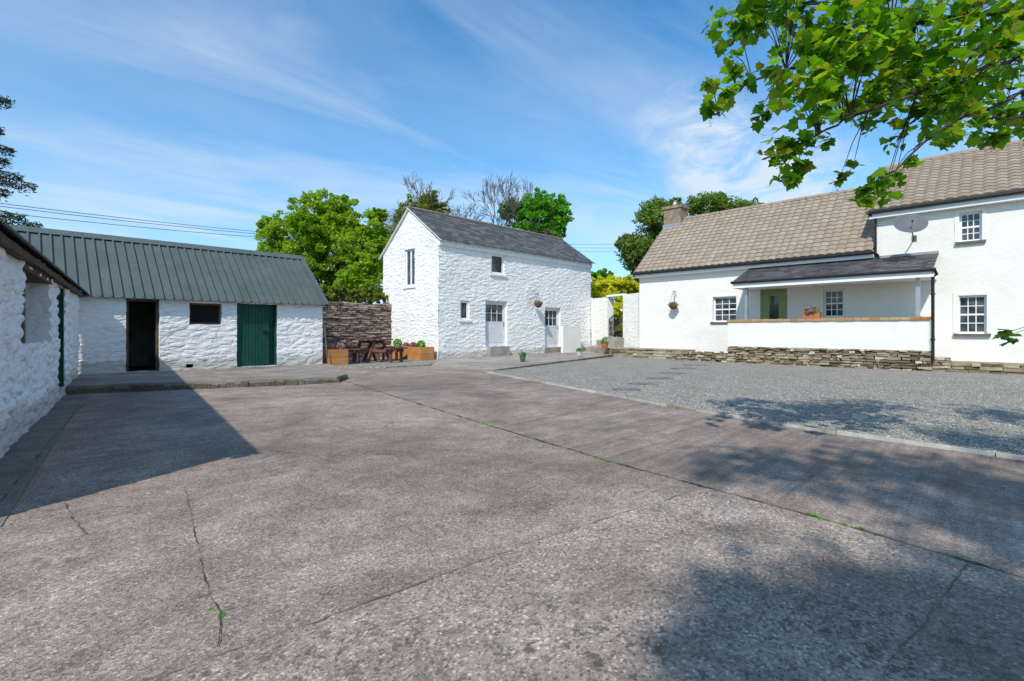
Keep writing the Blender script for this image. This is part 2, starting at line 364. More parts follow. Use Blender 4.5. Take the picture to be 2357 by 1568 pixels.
def slates(mb,O,A,Sv,la,ls,w=.28,e=.2,lift=.016):
    O=Vector(O);A=Vector(A).normalized();Sv=Vector(Sv).normalized();Nn=A.cross(Sv).normalized()
    if Nn.z<0: Nn=-Nn
    nr=int(math.ceil(ls/e))
    for j in range(nr):
        a=-(w/2 if j%2 else 0)
        while a<la:
            x0=max(a,0)+.003; x1=min(a+w,la)-.003; a+=w
            if x1-x0<.02: continue
            t0=j*e-random.uniform(0,.008); t1=min((j+1)*e+.02,ls); l=lift+random.uniform(-.004,.006)
            P=lambda x,t,n:O+A*x+Sv*t+Nn*n
            mb.add([P(x0,t0,l),P(x1,t0,l),P(x1,t1,.004),P(x0,t1,.004),P(x0,t0,-.006),P(x1,t0,-.006)],[(0,1,2,3),(4,5,1,0),(5,2,1),(4,0,3)])
    return mb
def tiles(mb,O,A,Sv,la,ls,w=.27,e=.27):
    O=Vector(O);A=Vector(A).normalized();Sv=Vector(Sv).normalized();Nn=A.cross(Sv).normalized()
    if Nn.z<0: Nn=-Nn
    prof=[(0,.0),(.1,.012),(.3,.035),(.5,.042),(.7,.035),(.9,.012),(1,0)]
    nc=int(round(la/w)); w=la/nc; nr=int(round(ls/e)); e=ls/nr
    for j in range(nr):
        for i in range(nc):
            l=.03+random.uniform(-.003,.003); vs=[];fs=[]
            for (q,h) in prof:
                x=(i+q)*w
                vs+= [O+A*x+Sv*(j*e)+Nn*(-.004), O+A*x+Sv*(j*e)+Nn*(l+h), O+A*x+Sv*((j+1)*e+.01)+Nn*(h+.002)]
            for k in range(len(prof)-1):
                b=k*3; fs+=[(b,b+3,b+4,b+1),(b+1,b+4,b+5,b+2)]
            mb.add(vs,fs)
    return mb
def corrugated(mb,O,A,Sv,la,ls,pitch=.2,h=.032,q=((0,0),(.76,0),(.80,1),(.95,1),(.99,0))):
    O=Vector(O);A=Vector(A).normalized();Sv=Vector(Sv).normalized();Nn=A.cross(Sv).normalized()
    if Nn.z<0: Nn=-Nn
    n=int(la/pitch); vs=[];fs=[]
    xs=[]
    for i in range(n): 
        for qq,hh in q: xs.append(((i+qq)*pitch,hh*h))
    xs.append((n*pitch,0))
    for x,hh in xs:
        for t in (0,ls): vs.append(O+A*x+Sv*t+Nn*hh)
        vs.append(O+A*x+Nn*(hh-.012))
    for k in range(len(xs)-1):
        b=k*3; fs+=[(b,b+3,b+4,b+1),(b+2,b+5,b+3,b)]
    mb.add(vs,fs); return mb
def stones(mb,F,a0,a1,z0,z1,hr=(.05,.11),wr=(.14,.42),pro=.05,topj=.02):
    z=z0
    while z<z1-.02:
        h=min(random.uniform(*hr),z1-z); a=a0
        if z1-(z+h)<.03: h=z1-z
        while a<a1-.01:
            w=min(random.uniform(*wr),a1-a)
            if a1-(a+w)<.08: w=a1-a
            d=random.uniform(.0,pro); g=.007; j=lambda:random.uniform(-.019,.019)
            P=F.pt; zt=z+h-g+(random.uniform(-topj,topj) if z+h>=z1-.01 else 0)
            mb.hexa([P(a+g+j(),d+j(),z+g+j()),P(a+w-g+j(),d+j(),z+g+j()),P(a+w-g,-.12,z+g),P(a+g,-.12,z+g),P(a+g+j(),d-.01+j(),zt+j()),P(a+w-g+j(),d-.01+j(),zt+j()),P(a+w-g,-.12,zt),P(a+g,-.12,zt)])
            a+=w
        z+=h
    return mb
def np_mesh(name,V,Fc,mat,parent=None,**kw):
    o0=origin(parent) if parent else Vector((0,0,0)); V=V-np.array(o0)
    me=bpy.data.meshes.new(name); me.from_pydata(V.tolist(),[],Fc.tolist()); me.materials.append(mat); me.update()
    o=bpy.data.objects.new(name,me); COL.objects.link(o)
    if parent: o.parent=parent
    return tag(o,kw.get('label'),kw.get('cat'),kw.get('group'),kw.get('kind'))
def unit(n):
    v=RNG.normal(size=(n,3)); return v/np.linalg.norm(v,axis=1)[:,None]
def leafquads(C,size,elong=1.5,jit=.4,up=.3):
    n=len(C); nn=unit(n); nn[:,2]=np.abs(nn[:,2])+up; nn/=np.linalg.norm(nn,axis=1)[:,None]
    t=np.cross(nn,unit(n)); t/=np.linalg.norm(t,axis=1)[:,None]; b=np.cross(nn,t)
    s=size*(1+jit*RNG.uniform(-1,1,n))[:,None]
    V=np.stack([C-t*s*elong*.5,C+b*s*.42,C+t*s*elong*.5,C-b*s*.42],1).reshape(-1,3)
    return V,np.arange(4*n).reshape(n,4)
def clumps(blobs,depth,per,leaves,dj=1.0,rc=(.16,.34)):
    P=[]
    for (px,py,rp) in blobs:
        R=rp/FP*depth; c=np.array(cp(px,py,depth+random.uniform(-1,1)*R*dj))
        for k in range(per):
            u=unit(1)[0]; cc=c+u*R*random.uniform(.25,1.02); r=R*random.uniform(*rc)
            n=int(leaves*random.uniform(.6,1.3)); q=unit(n)*(r*RNG.uniform(.25,1.1,n)**.6)[:,None]; q[:,2]*=.75
            P.append(cc+q)
    return np.concatenate(P)
def tree(name,label,base_px,depth,blobs,per,leaves,size,lm,bm='bark',tr=.25,group=None,elong=1.5,rc=(.16,.34)):
    b=cp(base_px,HY,depth); b.z=0
    root=thing(name,label,'tree' if 'tree' in name else 'shrub',b,group)
    m=MB(); zt=min(cp(q[0],q[1],depth).z for q in blobs); zt=max(zt*.7,.6)
    m.tube([b,b+Vector((.1,.05,zt*.5)),b+Vector((0,.1,zt))],[tr,tr*.8,tr*.65],8)
    for q in blobs:
        c=cp(q[0],q[1],depth); mid=(b+Vector((0,0,zt)))*.5+c*.5+Vector((0,0,-.2))
        m.tube([b+Vector((0,0,zt*.9)),mid,c],[tr*.5,tr*.28,tr*.08],5)
        for k in range(5):
            e=c+Vector(unit(1)[0])*q[2]/FP*depth*.8; m.tube([mid.lerp(c,.5),e],[tr*.14,tr*.03],3)
    m.build('trunk',M[bm],root)
    V,Fc=leafquads(clumps(blobs,depth,per,leaves,rc=rc),size,elong); np_mesh('crown',V,Fc,M[lm],root); return root
# ------------------------------------------------------------------ camera, light, sky
cam=bpy.data.cameras.new('camera'); co=bpy.data.objects.new('camera',cam); COL.objects.link(co); SC.camera=co
co.location=(0,0,H); co.rotation_euler=(math.radians(90),0,math.radians(-45)); cam.sensor_width=36; cam.lens=36*FP/2357; cam.shift_y=-(784-HY)/2357; cam.clip_end=5000; cam.clip_start=.05
D=Vector((.926,.389,-1.0))
sl=bpy.data.lights.new('sun','SUN'); sl.energy=4.3; sl.angle=math.radians(.8); sl.color=(1,.945,.86); so=bpy.data.objects.new('sun',sl); COL.objects.link(so)
so.rotation_euler=D.to_track_quat('-Z','Y').to_euler()
SC.view_settings.view_transform='Standard'; SC.view_settings.look='None'; SC.view_settings.exposure=0
w=bpy.data.worlds.new('World'); SC.world=w; w.use_nodes=True; nt=w.node_tree; bg=nt.nodes['Background']
sky=N(nt,'ShaderNodeTexSky'); sky.sky_type='NISHITA'; sky.sun_disc=False; sky.sun_elevation=math.asin(1/D.length); sky.sun_rotation=math.atan2(-D.x,-D.y); sky.ozone_density=2.0; sky.dust_density=.5; sky.air_density=1.0
tc=N(nt,'ShaderNodeTexCoord'); sp=N(nt,'ShaderNodeSeparateXYZ'); L(nt,tc.outputs['Generated'],sp.inputs[0])
def mth(op,a,b=None,c=None):
    n=N(nt,'ShaderNodeMath'); n.operation=op
    for i,v in enumerate((a,b,c)):
        if v is None: continue
        if hasattr(v,'links'): L(nt,v,n.inputs[i])
        else: n.inputs[i].default_value=v
    return n.outputs[0]
zz=mth('ADD',mth('MAXIMUM',sp.outputs['Z'],0),.12)
cb=N(nt,'ShaderNodeCombineXYZ'); L(nt,mth('DIVIDE',sp.outputs['X'],zz),cb.inputs[0]); L(nt,mth('DIVIDE',sp.outputs['Y'],zz),cb.inputs[1])
def cloudnoise(rot,scl,sc,dist,detail=9,rough=.6):
    mp=N(nt,'ShaderNodeMapping'); mp.inputs['Rotation'].default_value=(0,0,math.radians(rot)); mp.inputs['Scale'].default_value=scl; L(nt,cb.outputs[0],mp.inputs[0])
    n=N(nt,'ShaderNodeTexNoise'); n.inputs['Scale'].default_value=sc; n.inputs['Detail'].default_value=detail; n.inputs['Roughness'].default_value=rough; n.inputs['Distortion'].default_value=dist; L(nt,mp.outputs[0],n.inputs['Vector']); return n.outputs['Fac']
wisps=ramp(nt,cloudnoise(-62,(.32,1.25,1),1.4,.8),[(.44,0),(.82,.9)])
veil=ramp(nt,cloudnoise(0,(1,1,1),.42,.4,4),[(.40,.02),(.70,.33)])
f=mth('MULTIPLY',wisps,ramp(nt,cloudnoise(10,(1,1,1),.5,0,3),[(.38,.15),(.60,.85)]))
def puff(px,py,inner,outer,amt):
    d=(cp(px,py,10)-Vector((0,0,H))).normalized()
    vd=N(nt,'ShaderNodeVectorMath'); vd.operation='DOT_PRODUCT'; L(nt,tc.outputs['Generated'],vd.inputs[0]); vd.inputs[1].default_value=d
    mr=N(nt,'ShaderNodeMapRange'); mr.inputs[1].default_value=math.cos(math.radians(outer)); mr.inputs[2].default_value=math.cos(math.radians(inner)); L(nt,vd.outputs['Value'],mr.inputs[0])
    n=N(nt,'ShaderNodeTexNoise'); n.inputs['Scale'].default_value=9; n.inputs['Detail'].default_value=8; n.inputs['Roughness'].default_value=.6; n.inputs['Distortion'].default_value=.6
    mp=N(nt,'ShaderNodeMapping'); mp.inputs['Scale'].default_value=(1,1,2.6); L(nt,tc.outputs['Generated'],mp.inputs[0]); L(nt,mp.outputs[0],n.inputs['Vector'])
    return mth('MULTIPLY',mth('MULTIPLY',mr.outputs[0],ramp(nt,n.outputs['Fac'],[(.42,0),(.62,1)])),amt)
hz=ramp(nt,sp.outputs['Z'],[(0,.58),(.15,.28),(.32,.08),(.5,0)])
f2=mth('ADD',mth('ADD',f,veil),mth('ADD',hz,mth('ADD',puff(1690,405,0,7,.65),mth('ADD',puff(1590,290,0,6,.35),puff(1850,420,0,7,.45)))))
f2=mth('MINIMUM',f2,.85)
tint=mix(nt,1,sky.outputs[0],(.45,1.17,1.52),'MULTIPLY')
L(nt,mix(nt,f2,tint,(5.6,6.2,6.7)),bg.inputs['Color']); bg.inputs['Strength'].default_value=.14
# ------------------------------------------------------------------ ground
g=MB(); g.add([(-1500,-1500,-.03),(1500,-1500,-.03),(1500,1500,-.03),(-1500,1500,-.03)],[(0,1,2,3)]); g.build('ground',M['grass'],kind='structure')
E=[gp(1120,858),gp(1545,938),gp(1925,1000),gp(2357,1060)]
dv=Vector(E[3])-Vector(E[2]); E.append(tuple(Vector(E[3])+dv*2.5)); 
JL=[gp(795,878),gp(1100,972),gp(1400,1062),gp(1880,1192),gp(2357,1332),gp(2600,1400)]
y_=MB(); y_.add([(-8,-8,0),(9.5,-8,0),(24,-8,0),(24,19,0),(-8,19,0)],[(0,1,2,3,4)]); y_.build('yard',M['yard'],kind='structure')
y_=MB(); pp=[JL[0]]+JL[1:]+[(3.6,-6,0),(9,-6,0)]+[E[4],E[3],E[2],E[1],E[0],(9.2,12.0,0),(7.2,13.0,0)]
y_.add([(p[0],p[1],.003) for p in pp][::-1],[tuple(range(len(pp)))]); y_.build('yard_slab',M['yardstreak'],kind='structure')
y_=MB(); pp=[(-3,2.5,0),gp(250,1600),gp(640,1465),gp(1240,1245),gp(1600,1130),gp(1640,1128),gp(1880,1193),gp(2357,1333),gp(2600,1402),(3.4,-6,0),(-3,-6,0)]
y_.add([(p[0],p[1],.0032) for p in pp],[tuple(range(len(pp)))]); y_.build('yard_slab',M['yardcoarse'],kind='structure')
gv=MB(); gpoly=[E[0],E[1],E[2],E[3],E[4],(9.0,-6,0),(18.7,-6,0),(18.7,12.3,0)]
gv.add([(p[0],p[1],.012) for p in gpoly],[tuple(range(len(gpoly)))]); gv.build('gravel_court',M['gravel'],kind='structure')
def inside(p,poly):
    c=False; n=len(poly)
    for i in range(n):
        a,b=poly[i],poly[(i+1)%n]
        if (a[1]>p[1])!=(b[1]>p[1]) and p[0]<(b[0]-a[0])*(p[1]-a[1])/(b[1]-a[1])+a[0]: c=not c
    return c
C=[]
while len(C)<11000:
    Y=4.2+8*random.random()**1.4; X=Y*random.uniform(-.1,1.12); p=(S*(X+Y),S*(Y-X))
    if inside(p,gpoly): C.append((p[0],p[1],.016))
C=np.array(C); n=len(C); oc=np.array([(1,0,0),(0,1,0),(-1,0,0),(0,-1,0),(0,0,.75),(0,0,-.75)])
sz=RNG.uniform(.006,.013,(n,1,1))*RNG.uniform(.7,1.3,(n,1,3)); an=RNG.uniform(0,6.28,n); ca,sa=np.cos(an)[:,None],np.sin(an)[:,None]
o3=oc[None]*sz+RNG.normal(0,.0013,(n,6,3)); V=np.stack([o3[...,0]*ca-o3[...,1]*sa,o3[...,0]*sa+o3[...,1]*ca,o3[...,2]],-1)+C[:,None,:]
tf=np.array([(0,1,4),(1,2,4),(2,3,4),(3,0,4),(1,0,5),(2,1,5),(3,2,5),(0,3,5)]); np_mesh('loose_gravel',V.reshape(-1,3),(tf[None]+6*np.arange(n)[:,None,None]).reshape(-1,3),M['pebble'],label='loose pale grey gravel stones over the gravel court',cat='gravel',kind='stuff')
klab=['thin kerb strip between yard and gravel, the far length nearest the barn','thin kerb strip between yard and gravel, the middle length','thin kerb strip between yard and gravel, the length running out at the right edge']
for i in range(3):
    a=Vector(E[i]);b=Vector(E[i+1] if i<2 else E[4]); F=Fr(a.x,a.y,(b-a).x,(b-a).y); Ln=(b-a).length; m=MB(); n=max(2,int(Ln/1.1)); 
    for k in range(n):
        o=random.uniform(-.012,.012); m.fbox(F,Ln*k/n+.006,Ln*(k+1)/n-.006,-.02+o,.02+o,0,.03+random.uniform(0,.014))
    m.build('kerb_strip',M['kerb'],label=klab[i],cat='kerb')
m=MB(); a=gp(1540,936); b=gp(1640,955); F=Fr(a[0],a[1],b[0]-a[0],b[1]-a[1]); m.fbox(F,0,.55,.03,.06,0,.04); m.build('kerb_board',M['kerbbrown'],label='short brown timber offcut beside the kerb strip joint',cat='board')
pl=MB(); 
edge=[gp(135,890,.15),gp(300,884,.15),gp(520,877,.145),gp(700,871,.14),gp(775,868,.13),gp(797,861,.12)]
poly=[(-.05,11.9)]+[(p[0],p[1]) for p in edge]+[(6.95,15.3),(.3,15.35)]
pl.prism(poly,-.01,[.155]*3+[.15,.145,.13,.12,.12,.155]); pl.build('shed_platform',M['platform'],kind='structure')
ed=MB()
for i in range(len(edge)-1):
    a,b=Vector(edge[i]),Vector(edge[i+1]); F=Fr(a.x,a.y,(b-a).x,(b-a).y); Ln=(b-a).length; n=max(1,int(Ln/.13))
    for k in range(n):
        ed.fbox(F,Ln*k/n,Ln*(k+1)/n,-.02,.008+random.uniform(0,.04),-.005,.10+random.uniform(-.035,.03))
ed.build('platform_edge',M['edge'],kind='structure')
LF=Fr(-.17,6.72,.1216,.993)
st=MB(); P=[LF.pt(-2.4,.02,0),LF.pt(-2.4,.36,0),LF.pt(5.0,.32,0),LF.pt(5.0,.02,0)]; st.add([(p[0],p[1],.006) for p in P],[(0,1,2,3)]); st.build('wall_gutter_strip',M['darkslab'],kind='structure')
gvp=MB(); gvp.prism([(6.9,14.9),(8.0,13.6),(9.6,13.5),(11.36,15.2),(11.36,19.2),(6.7,19.2),(6.7,15.6)],-.01,.05); gvp.build('picnic_gravel',M['gravel'],kind='structure')
t0=gp(1135,850,.05); t1=gp(1425,815,.10)
tr_=MB(); tr_.prism([(t0[0],t0[1]),(t1[0],t1[1]),(20.6,12.3),(21.4,15.5),(11.3,15.5),(9.5,13.3)],-.01,[.03,.12,.12,.12,.07,.02]); tr_.build('barn_terrace',M['slab'],kind='structure')
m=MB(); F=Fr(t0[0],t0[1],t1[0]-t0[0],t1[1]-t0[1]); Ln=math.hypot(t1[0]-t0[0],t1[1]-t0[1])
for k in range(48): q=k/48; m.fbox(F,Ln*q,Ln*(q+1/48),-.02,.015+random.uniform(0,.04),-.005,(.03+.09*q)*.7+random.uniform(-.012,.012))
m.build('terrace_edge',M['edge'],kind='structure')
ph=MB(); ph.prism([(18.62,9.0),(20.0,9.0),(20.0,12.6),(21.2,15.2),(19.6,14.2),(18.62,12.35)],-.01,.38); ph.build('house_path',M['kerbbrown'],kind='structure')
ph=MB(); ph.prism([(18.64,9.0),(20.0,9.0),(20.0,12.6),(21.2,15.2),(19.62,14.18),(18.64,12.33)],.381,.385); ph.build('house_path_top',M['slab'],kind='structure')
ph=MB(); ph.prism([(18.75,-6),(20.0,-6),(20.0,1.35),(18.75,1.35)],-.01,.27); ph.build('right_path',M['kerbbrown'],kind='structure')
def strip(pts,w,mat='hair',name='joint_line',z=.007):
    m=MB(); vs=[];fs=[]
    P=[]
    for i in range(len(pts)-1):
        a,b=Vector(pts[i]),Vector(pts[i+1]); k=max(2,int((b-a).length/.02))
        for j in range(k): P.append(a.lerp(b,j/k))
    P.append(Vector(pts[-1])); 
    for i,p in enumerate(P):
        d=(P[min(i+1,len(P)-1)]-P[max(i-1,0)]).normalized(); nn=Vector((d.y,-d.x,0)); wob=.012*noise.noise(p*3)+.012*noise.noise(p*16)
        ww=w*max(.06,(.25+1.9*noise.noise(p*5+Vector((3,1,7)))+.9*noise.noise(p*31)))*.75+.0007
        vs+= [tuple(p+nn*(wob-ww)+Vector((0,0,z-p.z))),tuple(p+nn*(wob+ww)+Vector((0,0,z-p.z)))]
    for i in range(len(P)-1): fs.append((2*i,2*i+1,2*i+3,2*i+2))
    m.add(vs,fs); return m.build(name,M[mat],kind='structure')
strip(JL,.018,'joint')
strip([gp(250,1600),gp(640,1465),gp(1240,1245),gp(1600,1130)],.0055)
strip([gp(2225,1300),gp(2120,1440),gp(2000,1600)],.005)
strip([gp(425,1130),gp(440,1190),gp(462,1290),gp(482,1370),gp(508,1410),gp(500,1495)],.0032,'joint')
strip([gp(150,1160),gp(170,1195),gp(200,1230)],.006)
strip([gp(560,1030),gp(720,1050),gp(910,1046),gp(1060,1026)],.006)
strip([gp(880,1190),gp(980,1240),gp(1040,1400)],.001)
strip([gp(0,1160),gp(120,1010),gp(205,918)],.008,'joint')
strip([gp(330,985),gp(700,992),gp(1010,985)],.006)
C=[]
for (a,b,n) in (((1095,972),(1135,984),34),((1375,1056),(1415,1067),24),((1860,1187),(1900,1199),34),((1940,1208),(1985,1220),14),((732,873),(798,879),70),((1290,893),(1310,898),20),((497,1405),(506,1425),3)):
    for k in range(n):
        t=random.random(); p=gp(a[0]+(b[0]-a[0])*t,a[1]+(b[1]-a[1])*t); C.append((p[0]+random.gauss(0,.01),p[1]+random.gauss(0,.01),random.uniform(.004,.018)))
V,Fc=leafquads(np.array(C),.014,2.0); np_mesh('joint_weeds',V,Fc,M['leafmid'],label='small green weeds growing in the yard joints',cat='weeds',kind='stuff')
for (px,py,wd,txt) in ((1442,899,.26,'first stone, nearest the kerb'),(1482,886,.28,'second stone from the kerb'),(1520,873,.3,'third stone from the kerb'),(1551,861,.32,'fourth stone from the kerb'),(1574,850,.34,'fifth stone from the kerb'),(1602,842,.36,'last stone, nearest the stone plinth')):
    p=gp(px,py); m=MB(); pts=[]
    for k,(ux,uy) in enumerate(((-1,-.5),(-.1,-.62),(.95,-.5),(1.05,.1),(.9,.55),(-.2,.6),(-1.05,.45))):
        c_,s_=math.cos(-.75),math.sin(-.75); ux*=random.uniform(.88,1.08)*wd; uy*=random.uniform(.88,1.08)*wd*1.15; pts.append((p[0]+ux*c_-uy*s_,p[1]+ux*s_+uy*c_))
    m.prism(pts,0,.03); m.build('stepping_stone',M['stepslate'],label='dark slate stepping stone in the gravel, '+txt,cat='stepping stone')
# ------------------------------------------------------------------ BARN
BF=Fr(11.38,15.41,1,0); BG=Fr(11.38,19.57,0,-1); BL=9.99; BW=4.16
barn=thing('barn','tall white stone barn with slate roof and two half glazed lilac doors','barn',(16.4,17.5,0))
EZ=4.80; RZ=6.32; RY=17.45
w_up=BF.rect(1130,1161,585,632); w_lo=BF.rect(1059,1080,692,737); d1=BF.rect(1117,1167,693,797); d2=BF.rect(1254,1290,708,799)
AB=.022
m=MB(); panel(m,BF,0,BL,0,EZ,[w_up,w_lo,d1,d2],(.08,.04),AB,.22,1,wob=.01); m.build('wall',M['barnwhite'],barn)
gw=BG.rect(932,955,573,660)
ar=19.57-RY
def gtop(a): return 4.62+(RZ-.06-4.62)*(a/ar) if a<ar else RZ-.06-(RZ-.06-4.72)*((a-ar)/(BW-ar))
m=MB(); panel(m,BG,0,BW,0,4.58,[gw],(.08,.04),AB,.18,2,wob=.01); 
zs=4.58; n=48
vs=[];fs=[]
for i in range(n+1):
    a=BW*i/n
    for j in range(23):
        z=zs+(gtop(a)-zs)*j/22; vs.append(BG.pt(a,dstone(a,z,2,AB),z))
for i in range(n):
    for j in range(22): fs.append((i*23+j,(i+1)*23+j,(i+1)*23+j+1,i*23+j+1))
m.add(vs,fs); m.build('gable_wall',M['barnwhite'],barn)
m=MB(); x1=21.37; m.add([(11.38,19.57,0),(x1,19.57,0),(x1,19.57,4.6),(11.38,19.57,4.6)],[(0,1,2,3)]); m.add([(x1,15.41,0),(x1,19.57,0),(x1,19.57,4.6),(x1,RY,RZ-.06),(x1,15.41,4.72)],[(0,1,2,3,4)]); m.build('rear_wall',M['barnwhite'],barn)
m=MB(); m.fbox(BF,-.02,BL,-.1,.09,EZ-.30,EZ-.16); 
for k in range(60): 
    a=BL*k/60; m.fbox(BF,a,a+BL/60-.01,-.1,.06+random.uniform(0,.03),EZ-.155,EZ-.02)
m.build('eaves_course',M['barnwhite'],barn)
m=MB(); Sv=Vector((0,RY-15.22,RZ-(EZ-.06))); O=Vector((11.28,15.22,EZ-.06)); slates(m,O,(1,0,0),Sv,10.2,Sv.length,.3,.2)
Sb=Vector((0,RY-19.8,RZ-4.42)); Ob=Vector((11.28,19.8,4.42)); slates(m,Ob,(1,0,0),Sb,10.2,Sb.length,.3,.2)
m.add([O,O+Vector((10.2,0,0)),O+Vector((10.2,0,0))+Sv,O+Sv,Ob,Ob+Vector((10.2,0,0))],[(0,1,2,3),(4,5,2,3)],.2)
rf=m.build('roof',M['slate'],barn)
m=MB()
for k in range(23): m.tube([(11.28+10.2*k/23+.01,RY,RZ+.01),(11.28+10.2*(k+1)/23-.01,RY,RZ+.012)],.065,8)
m.build('ridge',M['chimney'],rf)
m=MB()
for (p,q) in ((O,O+Sv),(Ob,Ob+Sb)):
    p=Vector(p);q=Vector(q); m.hexa([p+Vector((.0,0,-.05)),p+Vector((.10,0,-.05)),q+Vector((.10,0,-.05)),q+Vector((.0,0,-.05)),p+Vector((.0,0,-.010)),p+Vector((.10,0,-.010)),q+Vector((.10,0,-.010)),q+Vector((.0,0,-.010))])
m.build('verge',M['barnwhite'],rf)
window(BF,barn,w_up,1,1,-.04,.10,.02,False,'white',(.06,'white'))
window(BF,barn,w_lo,1,1,-.04,.09,.02,False,'white',(.06,'barnwhite'))
window(BG,barn,gw,2,1,-.05,.09,.10,False,'white',(.06,'barnwhite'))
for r,step_ in ((d1,True),(d2,False)):
    a0,a1,z0,z1=r; m=MB(); d=-.12
    m.fbox(BF,a0-.02,a0+.07,d-.05,d+.02,z0,z1+.02); m.fbox(BF,a1-.07,a1+.02,d-.05,d+.02,z0,z1+.02); m.fbox(BF,a0+.07,a1-.07,d-.05,d+.018,z1-.07,z1+.02)
    zm=z0+(z1-z0)*.5
    m.fbox(BF,a0+.07,a1-.07,d-.05,d-.01,z0+.01,zm)
    for k in range(6): m.fbox(BF,a0+.09+(a1-a0-.18)*k/6+.006,a0+.09+(a1-a0-.18)*(k+1)/6-.006,d-.01,d,z0+.16,zm-.12)
    m.fbox(BF,a0+.07,a1-.07,d-.05,d-.006,zm,zm+.09); m.fbox(BF,a0+.07,a0+.15,d-.05,d-.006,zm+.09,z1-.07); m.fbox(BF,a1-.15,a1-.07,d-.05,d-.006,zm+.09,z1-.07); m.fbox(BF,a0+.15,a1-.15,d-.05,d-.007,z1-.16,z1-.07)
    w_=a1-a0-.3
    for k in (1,2): m.fbox(BF,a0+.15+w_*k/3-.012,a0+.15+w_*k/3+.012,d-.04,d-.012,zm+.09,z1-.16)
    m.fbox(BF,a0+.15,a1-.15,d-.04,d-.014,(zm+z1)/2-.045,(zm+z1)/2-.02)
    do=m.build('door',M['lilac'],barn)
    MB().fbox(BF,a0+.14,a1-.14,d-.045,d-.03,zm+.08,z1-.15).build('pane',M['glass'],do)
    m=MB(); m.fbox(BF,a1-.125,a1-.10,d,d+.012,zm-.1,zm+.1); m.tube([BF.pt(a1-.112,d+.01,zm+.02),BF.pt(a1-.112,d+.05,zm+.02),BF.pt(a1-.2,d+.05,zm+.02)],.01,6); m.build('handle',M['bronze'],do)
    if step_: MB().fbox(BF,a0+.1,a1-.03,-.15,.22,.0,z0-.01).build('door_step',M['slab'],barn)
    else: MB().fbox(BF,a0-.05,a1+.05,-.2,.06,.0,z0-.01).build('door_step',M['slab'],barn)
F=Fr(18.5,14.9,1,0); m=MB(); a0,a1=F.a(1297),F.a(1337); zt=F.z(1316,751)
panel(m,F,a0,a1,.05,zt,(),(.1,.1),.008,.1,8,mode='r'); m.fbox(F,a0,a1,-.16,-.012,.05,zt-.002)
m.build('low_wall',M['plaster'],label='short smooth white wall standing in front of the right end of the barn',cat='wall')
# ------------------------------------------------------------------ LONG SHED
SF=Fr(0,15.3,1,0); sx1=SF.a(742)
shed=thing('long_shed','low white stone shed with grey green ribbed metal roof','shed',(3,17,0))
o1=SF.rect(290,367,688,845); o2=SF.rect(436,511,698,747); o3=SF.rect(545,638,700,842); o4=SF.rect(428,445,838,847)
o1=(o1[0],o1[1],.155,o1[3]); o3=(o3[0],o3[1],.155,o3[3]); 
m=MB(); panel(m,SF,-2.5,sx1,.1,2.06,[o1,o2,o3,o4],(.07,.035),.022,.22,5,wob=.014); 
m.build('wall',M['shedwhite'],shed)
m=MB(); 
for X in (-2.5,sx1): m.add([(X,15.3,0),(X,19.1,0),(X,19.1,2.0),(X,17.2,3.66),(X,15.3,2.0)],[(0,1,2,3,4)])
m.add([(-2.5,19.1,0),(sx1,19.1,0),(sx1,19.1,2.02),(-2.5,19.1,2.02)],[(0,1,2,3)]); m.build('rear_wall',M['shedwhite'],shed)
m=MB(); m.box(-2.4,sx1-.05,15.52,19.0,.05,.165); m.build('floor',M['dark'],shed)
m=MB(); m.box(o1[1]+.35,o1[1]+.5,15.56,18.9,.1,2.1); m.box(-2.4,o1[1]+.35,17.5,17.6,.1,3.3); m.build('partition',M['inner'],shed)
m=MB(); RS=Vector((0,17.2-15.12,3.74-1.98)); O=Vector((-2.6,15.12,1.99)); corrugated(m,O,(1,0,0),RS,sx1+2.75,RS.length,.205,.042)
RB=Vector((0,17.2-19.3,3.74-1.98)); corrugated(m,(-2.6,19.3,1.99),(1,0,0),RB,sx1+2.75,RB.length,.205,.042)
rf=m.build('roof',M['metalroof'],shed)
m=MB(); xe=sx1+.12
for sgn in (-1,1): m.add([(-2.6,17.2,3.80),(xe,17.2,3.80),(xe,17.2+sgn*.2,3.64),(-2.6,17.2+sgn*.2,3.64)],[(0,1,2,3)],.5)
m.build('ridge_cap',M['metalroof'],rf)
m=MB()
p=Vector((xe,15.1,1.96)); q=Vector((xe,17.2,3.73)); 
m.hexa([p+Vector((-.12,0,.055)),p+Vector((.02,0,.055)),q+Vector((.02,0,.055)),q+Vector((-.12,0,.055)),p+Vector((-.12,0,.075)),p+Vector((.02,0,.075)),q+Vector((.02,0,.075)),q+Vector((-.12,0,.075))])
m.hexa([p+Vector((.0,0,-.12)),p+Vector((.02,0,-.12)),q+Vector((.02,0,-.12)),q+Vector((.0,0,-.12)),p+Vector((.0,0,.055)),p+Vector((.02,0,.055)),q+Vector((.02,0,.055)),q+Vector((.0,0,.055))])
m.build('verge_flashing',M['metalroof'],rf)
m=MB(); m.fbox(SF,o1[0]-.03,o1[0]+.06,-.16,-.08,.155,o1[3]+.02); m.fbox(SF,o1[1]-.06,o1[1]+.03,-.16,-.08,.155,o1[3]+.02); m.fbox(SF,o1[0]+.06,o1[1]-.06,-.16,-.082,o1[3]-.06,o1[3]+.02)
m.build('door_frame',M['timber'],shed)
m=MB(); m.fbox(SF,o2[0]-.02,o2[0]+.05,-.2,-.13,o2[2],o2[3]); m.fbox(SF,o2[1]-.05,o2[1]+.02,-.2,-.13,o2[2],o2[3]); m.fbox(SF,o2[0]+.05,o2[1]-.05,-.2,-.132,o2[3]-.05,o2[3]+.01); m.fbox(SF,o2[0]+.05,o2[1]-.05,-.2,-.132,o2[2]-.01,o2[2]+.05)
